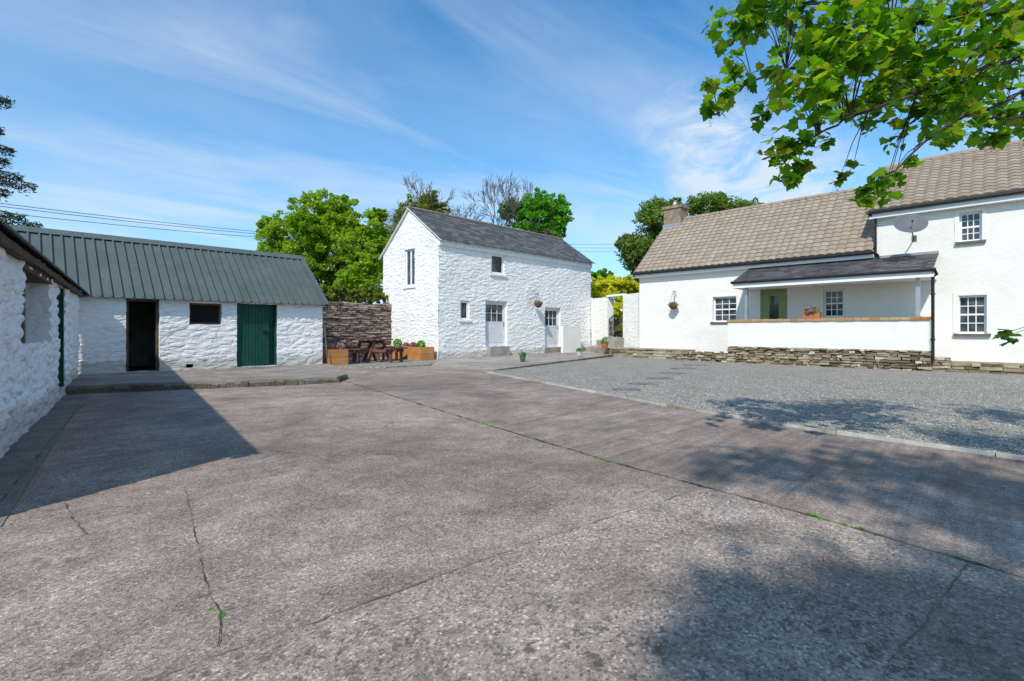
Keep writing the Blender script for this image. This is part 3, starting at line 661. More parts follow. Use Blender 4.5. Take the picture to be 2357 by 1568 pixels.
wo=m.build('window',M['timber'],shed); MB().fbox(SF,o2[0],o2[1],-.19,-.17,o2[2],o2[3]).build('pane',M['void'],wo)
m=MB(); a0,a1,z0,z1=o3; n=9; af=a1-.22
for k in range(n): m.fbox(SF,a0+.05+(af-a0-.05)*k/n+.004,a0+.05+(af-a0-.05)*(k+1)/n-.004,-.09,-.06+random.uniform(0,.004),z0+.02,z1-.03)
m.fbox(SF,a0+.05,af,-.12,-.088,z0+.02,z1-.03)
do=m.build('door',M['greenboard'],shed)
m=MB(); m.fbox(SF,a0-.02,a0+.05,-.14,-.04,z0,z1); m.fbox(SF,a1-.04,a1+.02,-.14,-.03,z0,z1); m.fbox(SF,a0+.05,a1-.04,-.14,-.035,z1-.03,z1+.02); m.fbox(SF,af+.005,a1-.04,-.30,-.16,z0,z1-.03); m.build('door_frame',M['greenboard'],do)
m=MB(); m.fbox(SF,af-.16,af-.02,-.06,-.045,1.1,1.16); m.tube([SF.pt(af-.12,-.02,1.05),SF.pt(af-.12,-.02,1.2)],.012,6); m.build('latch',M['iron'],do)
MB().tube([(6.86,15.22,.12),(6.80,15.36,1.55)],.014,5).build('leaning_rod',M['greytwig'],label='thin pale rod leaning on the right corner of the long shed',cat='rod')
# ------------------------------------------------------------------ NEAR SHED (left)
ns=thing('near_shed','rough flaking white stone shed cut by the left edge of the view','shed',(-1.5,9,0))
k0=-2.36; k1=8.62
wo_=(1.12,3.32,1.04,1.92); dr=(4.55,5.4,.165,1.95)
m=MB(); panel(m,LF,k0,k1,0,2.12,[wo_,dr],(.045,.028),.048,.42,11,wob=.02); m.build('wall',M['nearwhite'],ns)
m=MB(); P=LF.pt
m.add([P(k0,0,0),P(k0,-3.6,0),P(k0,-3.6,2.1),P(k0,-1.8,3.15),P(k0,0,2.1)],[(0,1,2,3,4)]); m.add([P(k0,-3.6,0),P(6.2,-3.6,0),P(6.2,-3.6,2.1),P(k0,-3.6,2.1)],[(0,1,2,3)])
m.build('rear_wall',M['nearwhite'],ns)
m=MB(); m.fbox(LF,wo_[0]-.1,wo_[1]+.1,-.55,-.40,wo_[2]-.1,wo_[3]+.15); m.build('window_blocking',M['shadelime'],ns)
m=MB(); m.fbox(LF,wo_[0]-.02,wo_[0]+.12,-.14,.02,wo_[2]+.01,wo_[3]); m.fbox(LF,wo_[1]-.10,wo_[1]+.03,-.38,-.30,wo_[2]+.01,wo_[3]); m.fbox(LF,wo_[0]+.12,wo_[1]-.03,-.38,-.26,wo_[2]-.01,wo_[2]+.05); m.fbox(LF,wo_[0]-.05,wo_[1]+.2,-.36,.035,wo_[3]-.03,wo_[3]+.07); m.build('window_frame',M['timber'],ns)
m=MB(); Nn=Vector(P(0,-1,0))-Vector(P(0,0,0)); Av=Vector(P(1,0,0))-Vector(P(0,0,0)); Sv=(Nn*1.98+Vector((0,0,1.12)))
cq=((0,0),(.2,.5),(.5,1),(.8,.5))
corrugated(m,P(k0-.1,.16,2.06),Av,Sv,k1-k0+.15,Sv.length,.09,.03,cq)
Sv2=(-Nn*1.98+Vector((0,0,1.12))); corrugated(m,P(k0-.1,-3.8,2.06),Av,Sv2,k1-k0-1.5,Sv.length,.09,.03,cq)
rf=m.build('roof',M['darkroof'],ns)
MB().fbox(LF,k0-.1,k1-.02,.0,.10,1.97,2.045).build('eaves_board',M['timber'],rf)
m=MB(); 
for k in range(6): m.fbox(LF,dr[0]+.03+.13*k,dr[0]+.03+.13*k+.124,-.10,-.06,dr[2]+.02,dr[3])
do=m.build('door',M['greenboard'],ns); m=MB(); m.fbox(LF,dr[0]-.03,dr[0]+.03,-.14,.01,dr[2],dr[3]+.02); m.fbox(LF,dr[1]-.04,dr[1]+.03,-.14,.01,dr[2],dr[3]+.02); m.build('door_frame',M['greenboard'],do)
# ------------------------------------------------------------------ DRY STONE WALL
DF=Fr(6.5,18.9,1,0); wa1=DF.a(903)
w_=thing('stone_wall','brown dry stone wall behind the picnic table','wall',(9,18.9,0))
m=MB(); stones(m,DF,0,wa1,.02,2.34,(.045,.10),(.14,.42),.07,.03); m.build('stonework',M['brownstone'],w_)
MB().fbox(DF,.02,wa1-.02,-.5,-.09,0,2.28).build('wall_core',M['mortar'],w_)
m=MB(); panel(m,DF,wa1+.02,4.86,0,DF.z(912,705),(),(.06,.05),.025,.2,14); m.fbox(DF,wa1+.02,4.86,-.5,-.01,0,DF.z(912,705)-.01)
m.build('wall_pier',M['barnwhite'],label='whitewashed pier joining the brown stone wall to the barn gable',cat='pier')
# ------------------------------------------------------------------ HOUSE
HX=19.9; HF=Fr(HX,12,0,-1)
house=thing('farmhouse','cream rendered farmhouse with brown tiled roofs and a covered veranda','house',(21,4,0))
yl=11.64; ym=2.92
wl=HF.rect(1641,1695,683,741); wv_=HF.rect(1895,1942,667,730); dv_=HF.rect(1750,1812,663,800); wr=HF.rect(2204,2271,680,768); wu=HF.rect(2208,2260,488,555)
dv_=(dv_[0],dv_[1],.62,dv_[3])
m=MB(); panel(m,HF,12-yl,12-ym,.2,3.86,[wl,wv_,dv_],(.12,.12),.008,.16,21,mode='r',wob=0); 
panel(m,HF,12-ym,18,.2,5.12,[wr,wu],(.12,.12),.008,.16,22,mode='r',wob=0)
m.build('wall',M['cream'],house)
m=MB(); m.add([(HX,yl,0),(25.7,yl,0),(25.7,yl,3.8),(22.8,yl,6.5),(HX,yl,3.8)],[(0,1,2,3,4)]); m.add([(HX,ym,3.5),(26.5,ym,3.5),(26.5,ym,5.1),(23.2,ym,7.2),(HX,ym,5.1)],[(0,1,2,3,4)])
m.add([(26.5,-6,0),(26.5,yl,0),(26.5,yl,3.8),(26.5,-6,3.8)],[(0,1,2,3)]); m.add([(HX,-6,0),(26.5,-6,0),(26.5,-6,5.1),(23.2,-6,7.2),(HX,-6,5.1)],[(0,1,2,3,4)]); m.build('rear_wall',M['cream'],house)
m=MB(); O=Vector((HX-.28,yl+.14,3.80)); T=Vector((22.8,yl+.14,6.60)); Sv=T-O; tiles(m,O,(0,-1,0),Sv,yl+.14-ym,Sv.length)
Ob=Vector((25.98,yl+.14,3.80)); tiles(m,Ob,(0,-1,0),T-Ob,yl+.14-ym,(T-Ob).length)
q=Vector((0,-(yl+.14-ym),0)); m.add([O,O+q,T+q,T,Ob,Ob+q],[(0,1,2,3),(4,5,2,3)],.1); rf=m.build('roof',M['tile'],house)
m=MB()
for k in range(20): y0=yl+.14-(yl+.14-ym)*k/20; m.tube([(22.8,y0-.005,6.61),(22.8,y0-.43,6.615)],.11,8)
m.build('ridge',M['tile'],rf)
m=MB(); O2=Vector((HX-.28,ym+.14,5.12)); T2=Vector((23.2,ym+.14,7.36)); Sv=T2-O2; tiles(m,O2,(0,-1,0),Sv,9.2,Sv.length)
Ob=Vector((26.7,ym+.14,5.12)); q=Vector((0,-9.2,0)); m.add([O2,O2+q,T2+q,T2,Ob,Ob+q],[(0,1,2,3),(4,5,2,3)],.1); rf2=m.build('roof',M['tile'],house,label='higher brown tiled roof over the two storey end')
m=MB()
for k in range(21): y0=ym+.14-9.2*k/21; m.tube([(23.2,y0-.005,7.37),(23.2,y0-.43,7.375)],.11,8)
m.build('ridge',M['tile'],rf2)
m=MB(); m.box(HX-.24,HX-.2,ym,yl+.12,3.58,3.77); m.box(HX-.2,HX-.002,ym,yl+.12,3.58,3.60); m.box(HX-.24,HX-.2,-6,ym+.12,4.86,5.08); m.box(HX-.2,HX-.002,-6,ym+.12,4.86,4.88)
m.hexa([(HX-.24,yl+.10,3.58),(HX-.24,yl+.14,3.58),(22.8,yl+.14,6.4),(22.8,yl+.10,6.4),(HX-.24,yl+.10,3.78),(HX-.24,yl+.14,3.78),(22.8,yl+.14,6.56),(22.8,yl+.10,6.56)])
m.hexa([(HX-.24,ym+.10,4.86),(HX-.24,ym+.14,4.86),(23.2,ym+.14,7.1),(23.2,ym+.10,7.1),(HX-.24,ym+.10,5.08),(HX-.24,ym+.14,5.08),(23.2,ym+.14,7.32),(23.2,ym+.10,7.32)])
m.build('fascia',M['white'],house)
m=MB(); m.tube([(HX-.31,yl+.16,3.74),(HX-.31,ym-.05,3.74)],.055,8); m.build('gutter',M['black'],house)
m=MB(); m.tube([(HX-.31,ym+.16,5.05),(HX-.31,-6,5.05)],.055,8); m.build('gutter',M['black'],house,label='upper black gutter')
m=MB(); m.tube([(HX-.31,ym-.05,3.74),(HX-.08,ym-.12,3.66),(HX-.08,ym-.14,3.55)],.035,6); m.tube([(HX-.30,ym+.08,5.0),(HX-.08,ym-.05,4.85),(HX-.06,ym-.05,3.6)],.035,6); m.build('downpipe',M['black'],house)
window(HF,house,wl,3,4,sill=(.06,'slatesill'),surround=.08,fw=.055,bw=.022)
window(HF,house,wv_,3,4,sill=(.05,'white'),fw=.055,bw=.022)
window(HF,house,wr,3,4,sill=(.10,'slatesill'),surround=.10,fw=.055,bw=.022)
window(HF,house,wu,3,4,sill=(.10,'slatesill'),surround=.10,fw=.055,bw=.022)
a0,a1,z0,z1=dv_; d=-.05; m=MB(); m.fbox(HF,a0-.02,a0+.09,d-.06,d+.02,z0,z1); m.fbox(HF,a1-.09,a1+.02,d-.06,d+.02,z0,z1); m.fbox(HF,a0+.09,a1-.09,d-.06,d+.018,z1-.09,z1+.02)
m.fbox(HF,a0+.09,a0+.30,d-.05,d,z0,z1-.09); m.fbox(HF,a1-.30,a1-.09,d-.05,d,z0,z1-.09); m.fbox(HF,a0+.30,a1-.30,d-.05,d-.002,z1-.30,z1-.09); m.fbox(HF,a0+.30,a1-.30,d-.05,d-.002,z0,z0+.75)
do=m.build('door',M['sage'],house,label='sage green front door with a tall glazed panel'); MB().fbox(HF,a0+.29,a1-.29,d-.045,d-.02,z0+.74,z1-.29).build('pane',M['glass'],do)
m=MB(); m.fbox(HF,a0+.15,a0+.19,d,d+.012,1.55,1.78); m.tube([HF.pt(a0+.17,d+.01,1.68),HF.pt(a0+.17,d+.05,1.68),HF.pt(a0+.29,d+.05,1.68)],.01,6); m.build('handle',M['bronze'],do)
m=MB(); m.box(22.35,23.05,10.85,11.72,6.0,7.14); m.box(22.29,23.11,10.79,11.78,7.14,7.27); ch=m.build('chimney',M['chimney'],house)
MB().box(22.31,23.09,10.81,11.76,6.0,6.40).build('flashing',M['lead'],ch)
MB().lathe([(.12,7.26),(.13,7.4),(.1,7.5),(.12,7.52),(.04,7.6)],Matrix.Translation((22.7,11.3,0)),12).build('chimney_pot',M['galv'],ch)
VX=18.42; VF=Fr(VX,12,0,-1); va0=VF.a(1675); va1=VF.a(2140)
m=MB(); panel(m,VF,va0,va1,.6,1.5,(),(.12,.1),.004,.1,31,mode='r',wob=0); m.fbox(VF,va0,va1,-.2,-.012,.6,1.498)
m.box(VX+.2,HX-.02,12-va1,12-va1+.2,.6,1.499); m.build('veranda_wall',M['plaster'],house)
m=MB(); a=va0-.03
while a<va1: w1=random.uniform(.19,.25); m.fbox(VF,a+.004,min(a+w1,va1+.03)-.004,-.24,.05+random.uniform(-.008,.008),1.502,1.585+random.uniform(-.006,.006)); a+=w1
m.build('coping',M['coping'],house)
m=MB(); m.box(VX+.1,HX-.02,12-va1+.02,12-va0,.3,.6); m.build('veranda_floor',M['slab'],house)
pls=thing('stone_plinth','rough buff stone plinth under the white veranda wall','wall',(VX,5,0))
m=MB(); stones(m,VF,va0,va1+.05,.0,.6,(.045,.11),(.08,.34),.10,.0); stones(m,Fr(VX-.1,12,0,-1),VF.a(1550),va0,.0,.36,(.05,.10),(.10,.32),.10,.05)
stones(m,Fr(VX+.1,12,0,-1),va1+.05,va1+.45,.0,.42,(.06,.12),(.12,.3),.06,.03)
stones(m,Fr(18.74,12,0,-1),va1+.45,17.5,.0,.275,(.06,.12),(.15,.5),.05,.01)
stones(m,Fr(18.61,12,0,-1),-.3,VF.a(1550),.0,.385,(.08,.14),(.2,.6),.05,.01)
m.build('stonework',M['rubble'],pls); m=MB(); m.fbox(VF,va0,va1,-1.3,-.10,0,.597); m.fbox(VF,VF.a(1550),va0-.005,-.3,.01,0,.33); m.build('wall_core',M['mortar'],pls)
rv0=12-6.85; rv1=12-1.3; O=Vector((18.16,12-rv0,2.95)); Sv=Vector((HX-.01-18.16,0,.62)); m=MB(); slates(m,O,(0,-1,0),Sv,rv1-rv0,Sv.length,.25,.19)
q=Vector((0,-(rv1-rv0),0)); m.add([O,O+q,O+q+Sv,O+Sv],[(0,1,2,3)],.2); vr=m.build('veranda_roof',M['slatep'],house)
MB().box(HX-.06,HX-.005,12-rv1,12-rv0,3.54,3.64).build('flashing',M['lead'],vr)
m=MB(); m.box(18.24,18.28,12-rv1,12-rv0,2.72,2.93); m.box(18.28,HX-.01,12-rv1+.05,12-rv0-.05,2.74,2.77); m.add([(18.24,12-rv0,2.72),(HX-.01,12-rv0,2.72),(HX-.01,12-rv0,3.52),(18.24,12-rv0,2.92)],[(0,1,2,3)]); m.build('veranda_fascia',M['white'],vr)
m=MB(); m.tube([(18.19,12-rv0+.05,2.92),(18.19,12-rv1-.05,2.92)],.05,8); m.tube([(18.19,12-rv1-.02,2.90),(18.3,12-rv1-.06,2.78),(18.36,1.33,2.72),(18.36,1.33,.3)],.04,8)
for z in (.9,2.2): m.tube([(18.36,1.33,z),(18.36,1.33,z+.06)],.055,8)
m.build('veranda_gutter',M['black'],vr)
for yy in (VF.a(1716),VF.a(2112)):
    m=MB(); m.fbox(VF,yy-.05,yy+.05,-.15,-.05,1.57,2.74); m.fbox(VF,yy-.09,yy+.09,-.18,-.02,1.57,1.60); m.build('post',M['galv'],house)
# satellite dish
c=cp(2094,518,14.6); ds=thing('satellite_dish','grey satellite dish mounted high on the cream wall','satellite dish',(HX,c.y,c.z-.2))
nd=Vector((-.80,-.30,.52)).normalized(); R=nd.to_track_quat('Z','Y').to_matrix().to_4x4()
MX=Matrix.Translation(c)@R@Matrix.Diagonal((1.04,.92,1,1))
m=MB(); prof=[(0.001,0)]+[(.40*k/7,.09*(k/7)**2) for k in range(1,8)]+[(.405,.088)]+[(.40*k/7,.09*(k/7)**2-.012) for k in range(7,0,-1)]; m.lathe(prof,MX,28); m.build('dish',M['greydish'],ds,True)
m=MB(); m.tube([(HX+.02,c.y,c.z-.25),(HX-.2,c.y,c.z-.22),c-nd*.02],.018,8); m.box(HX-.03,HX+.01,c.y-.06,c.y+.06,c.z-.34,c.z-.16); m.build('bracket',M['greydish'],ds)
e=c+nd*.34-Vector((0,0,.08)); m=MB(); m.tube([c-Vector((0,0,.28))+nd*.02,e],.007,6); m.tube([e,e-nd*.06],[.02,.03],10); m.build('receiver_arm',M['greydish'],ds)
# ------------------------------------------------------------------ GARDEN WALL + GATE
GF=Fr(21.35,15.35,-1.35,-3.65); Lg=math.hypot(1.35,3.65)
ga=GF.a(1399); gb=GF.a(1434); gs=GF.z(1416,776)
gwl=thing('garden_wall','white garden wall with an open gateway between barn and farmhouse','wall',(20.7,13.5,0))
zl=GF.z(1380,686); zr=GF.z(1455,676)
m=MB()
for (q0,q1,zt,sd) in ((0,ga,zl,41),(gb,Lg-.05,zr,42)):
    panel(m,GF,q0,q1,.1,zt,(),(.1,.08),.015,.35,sd); m.fbox(GF,q0,q1,-.35,-.02,.1,zt-.004)
m.build('wall',M['plaster'],gwl)
MB().fbox(GF,ga-.1,gb+.02,-.2,.03,zl+.004,zl+.10).build('lintel',M['white'],gwl)
m=MB(); m.fbox(GF,ga-.05,gb+.1,-.3,.25,.3,gs); m.fbox(GF,ga-.2,gb+.2,.25,.55,.3,gs-.16); m.build('steps',M['slab'],gwl)
gt=thing('iron_gate','black wrought iron gate in the white garden wall','gate',GF.pt((ga+gb)/2,-.05,gs))
m=MB(); gh=GF.z(1416,735); n=11
for k in range(n+1): a=ga+.03+(gb-ga-.06)*k/n; t=k/n; zt=gh+.22*math.sin(math.pi*t); m.tube([GF.pt(a,-.05,gs+.05),GF.pt(a,-.05,zt)],.018,5)
for zf in (.1,.45,.75): m.tube([GF.pt(ga+.03,-.05,gs+zf),GF.pt(gb-.03,-.05,gs+zf)],.02,5)
m.build('bars',M['iron'],gt); m=MB(); m.tube([GF.pt(ga+.03+(gb-ga-.06)*t/10,-.05,gh+.22*math.sin(math.pi*t/10)) for t in range(11)],.022,6); m.build('arched_rail',M['iron'],gt)
# ------------------------------------------------------------------ small things
def flowers(root,c,r,n,fm,fsz=.05,nf=60,zs=.6):
    P=unit(n)*(r*RNG.uniform(.3,1,n)**.5)[:,None]; P[:,2]=np.abs(P[:,2])*zs; V,Fc=leafquads(P+np.array(c),.055,1.7); np_mesh('foliage',V,Fc,M['leafmid'],root)
    if fm:
        P=unit(nf)*r*.98; P[:,2]=np.abs(P[:,2])*zs+.01; V,Fc=leafquads(P+np.array(c),fsz,1.0); np_mesh('flowers',V,Fc,M[fm],root)
def pot(px,py,z,r,h,pm,label,fm=None):
    x,y,z=gp(px,py,z)
    t=thing('potted_plant',label,'potted plant',(x,y,z)); T=Matrix.Translation((x,y,z))
    MB().lathe([(r*.62,0),(r*.7,h*.1),(r*.95,h*.8),(r,h),(r*1.05,h),(r*.9,h-.02),(r*.85,h-.04)],T,18).build('pot',M[pm],t,True)
    flowers(t,(x,y,z+h),r*1.15,160,fm,.06,60,1.1); return t
pot(1203,832,.07,.12,.24,'potgreen','small green pot with white flowers on the terrace before the left barn door','whiteflower')
pot(1333,821,.12,.11,.22,'potgrey','small pale pot with a plant beside the low white wall',None)
pot(1392,802,.385,.17,.26,'terracotta','terracotta pot of small flowers beside the garden gateway','whiteflower')
pot(1543,798,.385,.24,.36,'potblue','dark glossy pot with a leafy plant against the farmhouse wall',None)
def basket(F,px,py0,py1,label):
    a=F.a(px); z1=F.z(px,py0); z0=F.z(px,py1); c=F.pt(a,.3,0); t=thing('hanging_basket',label,'hanging basket',(c[0],c[1],z0)); r=.18
    T=Matrix.Translation((c[0],c[1],z0)); MB().lathe([(.04,0),(r*.6,.03),(r*.95,.12),(r,.19),(r*.9,.18)],T,18).build('bowl',M['basket'],t,True)
    m=MB(); m.tube([F.pt(a,.0,z1+.0),F.pt(a,.32,z1+.02)],.012,5); m.tube([F.pt(a,.0,z1-.22),F.pt(a,.24,z1)],.01,5); m.build('bracket',M['iron'],t)
    m=MB()
    for k in range(3): th=k*2.1; m.tube([(c[0]+r*.95*math.cos(th),c[1]+r*.95*math.sin(th),z0+.19),(c[0],c[1],z1)],.006,4)
    m.build('chain',M['iron'],t)
    flowers(t,(c[0],c[1],z0+.17),r*1.15,220,'pink',.045,110,.7)
basket(BF,1228,676,709,'hanging basket of pink flowers on the white barn wall')
basket(HF,1557,672,713,'hanging basket of pink flowers on the cream farmhouse wall')
m=MB(); a0,a1=VF.a(1847),VF.a(1887); t=thing('window_box','terracotta trough of pink and white flowers on the veranda wall','planter',VF.pt((a0+a1)/2,-.1,1.585))
m.fbox(VF,a0,a1,-.22,.0,1.60,1.77); m.fbox(VF,a0-.015,a1+.015,-.235,.015,1.772,1.80); m.build('trough',M['terracotta'],t); c=VF.pt((a0+a1)/2,-.1,1.79)
flowers(t,c,.22,300,'pink',.05,170,.8)
def planter(x0,x1,y0,y1,h,label,z=.05):
    t=thing('wooden_planter',label,'planter',((x0+x1)/2,(y0+y1)/2,z)); m=MB(); th=.1; hh=h/2
    for k in range(2):
        za=z+k*hh+.003; zb=z+(k+1)*hh-.003; e=.0 if k else .004
        m.box(x0+e,x1-e,y0+e,y0+th,za,zb); m.box(x0+e,x1-e,y1-th,y1-e,za,zb); m.box(x0+e,x0+th,y0+th,y1-th,za,zb); m.box(x1-th,x1-e,y0+th,y1-th,za,zb)
    m.build('boards',M['sleeper'],t); MB().box(x0+th,x1-th,y0+th,y1-th,z,z+h-.06).build('soil',M['soil'],t); return t
planter(10.55,11.2,15.45,17.9,.5,'long orange brown timber planter against the barn gable')
planter(6.95,7.6,15.3,15.85,.52,'square orange brown timber planter at the corner of the long shed')
def shrub(x,y,z,r,label,fm=None,lm='leafmid',n=500):
    t=thing('planter_plant',label,'plant',(x,y,z)); P=unit(n)*(r*RNG.uniform(.75,1,n))[:,None]; 
    V,Fc=leafquads(P+np.array((x,y,z+r*.8)),.045,1.5); np_mesh('foliage',V,Fc,M[lm],t)
    MB().tube([(x,y,z),(x,y,z+r*.7)],.015,5).build('stem',M['bark'],t)
    if fm: P=unit(n//2)*r*1.05; V,Fc=leafquads(P+np.array((x,y,z+r*.8)),.055,1); np_mesh('flowers',V,Fc,M[fm],t)
shrub(10.87,15.85,.5,.17,'round clipped bush at the near end of the long planter',None)
shrub(10.87,16.4,.46,.14,'low pink flowering plant, middle of the long planter','pink')
shrub(10.87,16.9,.46,.13,'second low pink flowering plant in the long planter, farther along','pink')
shrub(10.87,17.55,.5,.19,'round clipped bush at the far end of the long planter',None)
shrub(7.12,15.6,.5,.14,'pink flowers at the left of the square planter','pink')
shrub(7.42,15.6,.5,.16,'pink flowers at the right of the square planter','pink')
pt_=thing('picnic_table','dark red brown round picnic table with four attached benches on the gravel','picnic table',(0,0,0))
m=MB(); n=8
for k in range(n):
    y0=-.6+1.2*k/n; y1=y0+1.2/n-.012; ym_=(y0+y1)/2; wd=.6 if abs(ym_)<.28 else .6-(abs(ym_)-.28)*.95
    m.box(-wd,wd,y0,y1,.71,.75)
m.build('table_top',M['picnic'],pt_)
for k in range(4):
    th=k*math.pi/2; Rm=Matrix.Rotation(th,4,'Z'); m=MB()
    for q in (0,1):
        m.box(-.45,.45,.84+.14*q,.84+.14*q+.13,.43,.47)
    m.v=[tuple(Rm@Vector(v)) for v in m.v]; m.build('bench',M['picnic'],pt_)
    m=MB()
    for sx in (-.28,.28):
        m.hexa([(sx-.025,.50,0),(sx+.025,.50,0),(sx+.025,.60,0),(sx-.025,.60,0),(sx-.025,.16,.70),(sx+.025,.16,.70),(sx+.025,.26,.70),(sx-.025,.26,.70)])
        m.box(sx+.027,sx+.067,.10,1.10,.335+.0,.425); m.box(sx-.027,sx+.025,.93,1.02,0,.425)
    m.v=[tuple(Rm@Vector(v)) for v in m.v]; m.build('leg',M['picnic'],pt_)
m=MB(); m.box(-.5,.5,-.05,.05,.62,.705); m.box(-.05,.05,-.5,-.052,.62,.705); m.box(-.05,.05,.052,.5,.62,.705); m.build('crossbeam',M['picnic'],pt_)
pt_.rotation_euler=(0,0,math.radians(22)); pt_.scale=(1.1,1.1,1.1); pt_.location=(8.95,16.2,.05)
# ------------------------------------------------------------------ background trees
tree('leafy_tree','broad spring green tree behind the long shed and stone wall',760,30,[(745,485,52),(690,515,58),(800,500,52),(640,560,48),(720,570,72),(800,570,72),(855,545,42),(618,520,28),(690,620,62),(780,630,66),(845,600,46),(625,605,40),(870,500,22),(740,530,60),(655,640,50),(830,660,50),(760,680,50)],105,62,.115,'leafbright',rc=(.10,.24))
tree('olive_tree','olive green tree rising directly behind the barn gable peak',960,33,[(950,490,40),(985,465,28),(925,520,38),(1010,490,28),(895,560,34),(900,610,34)],60,50,.11,'leafolive',tr=.2,rc=(.12,.28))
tree('round_tree','dense bright green tree above the right part of the barn roof',1232,35,[(1235,475,42),(1195,490,36),(1275,480,36),(1240,520,50),(1290,505,30),(1165,488,20),(1270,540,28)],75,60,.125,'leafmid',rc=(.12,.28))
tree('evergreen_tree','dark green tree at the left of the farmhouse chimney',1490,30,[(1475,560,38),(1500,500,34),(1455,590,36),(1515,480,28),(1480,620,36),(1440,560,20),(1530,540,34),(1550,470,16)],70,32,.10,'leafdark',elong=2.6,rc=(.15,.45))
tree('tall_hedge_tree','dark green trees showing behind the farmhouse ridge beside the chimney',1640,36,[(1600,478,24),(1635,470,30),(1675,480,28),(1720,480,24),(1760,488,20),(1655,460,16),(1800,488,12)],50,26,.11,'leafdark',elong=3.0,rc=(.2,.6))
def mass(name,label,blobs,depth,per,leaves,size,lm,base):
    return tree(name,label,base,depth,blobs,per,leaves,size,lm,tr=.06)
mass('young_shrub','light green young shrub left of the barn gable, above the stone wall',[(850,600,28),(868,565,22),(825,640,36),(865,630,30),(790,655,30),(845,665,26)],25,36,65,.085,'leafbright',850)
mass('hedge_shrub','mixed green hedge along the top of the stone wall',[(735,672,18),(760,676,18),(790,672,18),(820,677,18),(850,673,18),(878,680,18),(900,690,14)],21.5,26,80,.07,'leafolive',830)
mass('golden_shrub','golden yellow shrub behind the white garden wall and gateway',[(1372,662,24),(1392,656,22),(1412,654,24),(1432,656,24),(1452,660,22),(1466,666,18),(1380,680,24),(1410,685,26),(1440,684,24),(1415,715,30),(1405,745,30),(1430,760,28),(1415,780,28)],27.5,36,100,.095,'leafyellow',1415)
mass('small_shrub','small green shrub beside the far corner of the barn',[(1385,628,16),(1400,636,14),(1370,638,14)],32,14,60,.13,'leafmid',1385)
bt=thing('bare_tree','leafless grey branching tree behind the barn roof','tree',tuple(cp(1085,HY,36)-Vector((0,0,H))))
m=MB()
def br(p,d,l,r,lev):
    q=p+d*l; r=max(r,.014); m.tube([p,p.lerp(q,.5)+Vector(unit(1)[0])*l*.06,q],[r,r*.9,max(r*.75,.010)],4 if lev<3 else 3)
    if lev>=7: return
    for k in range(3 if lev in (1,2) else 2 if lev<1 else random.choice((2,3,3))):
        ax=Vector(unit(1)[0]); nd=(d+ax*random.uniform(.35,.75)+Vector((0,0,.07))).normalized(); br(p.lerp(q,random.uniform(.6,1)),nd,l*random.uniform(.63,.80),r*.62,lev+1)
b0=Vector(bt.location)
for sx in (-1.1,0,1.1): br(b0+Vector((sx*S,-sx*S,0)),Vector((sx*.09*S,-sx*.09*S,1)).normalized(),4.4,.15,0)
m.build('branches',M['greytwig'],bt)
cf=thing('conifer_tree','dark conifer reaching in at the left edge above the shed roof','tree',tuple(cp(-110,HY,17)-Vector((0,0,H)))); b0=Vector(cf.location)
m=MB(); m.tube([b0,b0+Vector((0,0,6)),b0+Vector((0,0,11))],[.28,.2,.04],8); P=[]
for (px,py) in ((25,232),(5,300),(30,345),(20,370),(48,405),(85,425),(20,440),(60,498),(95,518),(15,515),(-30,260),(-30,400),(-20,480),(40,528),(-60,180),(-80,330)):
    e=cp(px,py,17+random.uniform(-.5,.5)); s=b0.copy(); s.z=e.z+.35; m.tube([s,s.lerp(e,.6)+Vector((0,0,.12)),e],[.06,.035,.01],5)
    for k in range(380):
        t=random.uniform(.25,1)**.6; q=s.lerp(e,t); wd=.32*(1-t)+.09; P.append((q.x+random.gauss(0,wd*.6),q.y+random.gauss(0,wd*.6),q.z+random.gauss(0,.05)-abs(random.gauss(0,.12))))
m.build('trunk',M['bark'],cf); V,Fc=leafquads(np.array(P),.045,3.0); np_mesh('crown',V,Fc,M['needle'],cf)
pole=thing('utility_pole','timber utility pole hidden among the trees behind the shed','pole',tuple(cp(800,HY,48)-Vector((0,0,H)))); b0=Vector(pole.location)
MB().tube([b0,b0+Vector((0,0,10.4))],[.14,.1],8).build('post',M['timber'],pole)
for i,(y0,y1,y2,lb) in enumerate(((467,548,566,'uppermost overhead wire crossing the sky at left'),(474,553,575,'middle overhead wire crossing the sky at left'),(490,558,584,'lowest overhead wire crossing the sky at left'))):
    a=cp(-120,y0-14,24); b=cp(800,y1,48); c=cp(1480,y2-4,62); m=MB(); pts=[]
    for k in range(13): t=k/12; q=a.lerp(b,t); q.z-=1.0*t*(1-t); pts.append(q)
    for k in range(1,9): t=k/8; q=b.lerp(c,t); q.z-=1.0*t*(1-t); pts.append(q)
    m.tube(pts,.016,4); m.build('overhead_wire',M['wire'],label=lb,cat='wire')
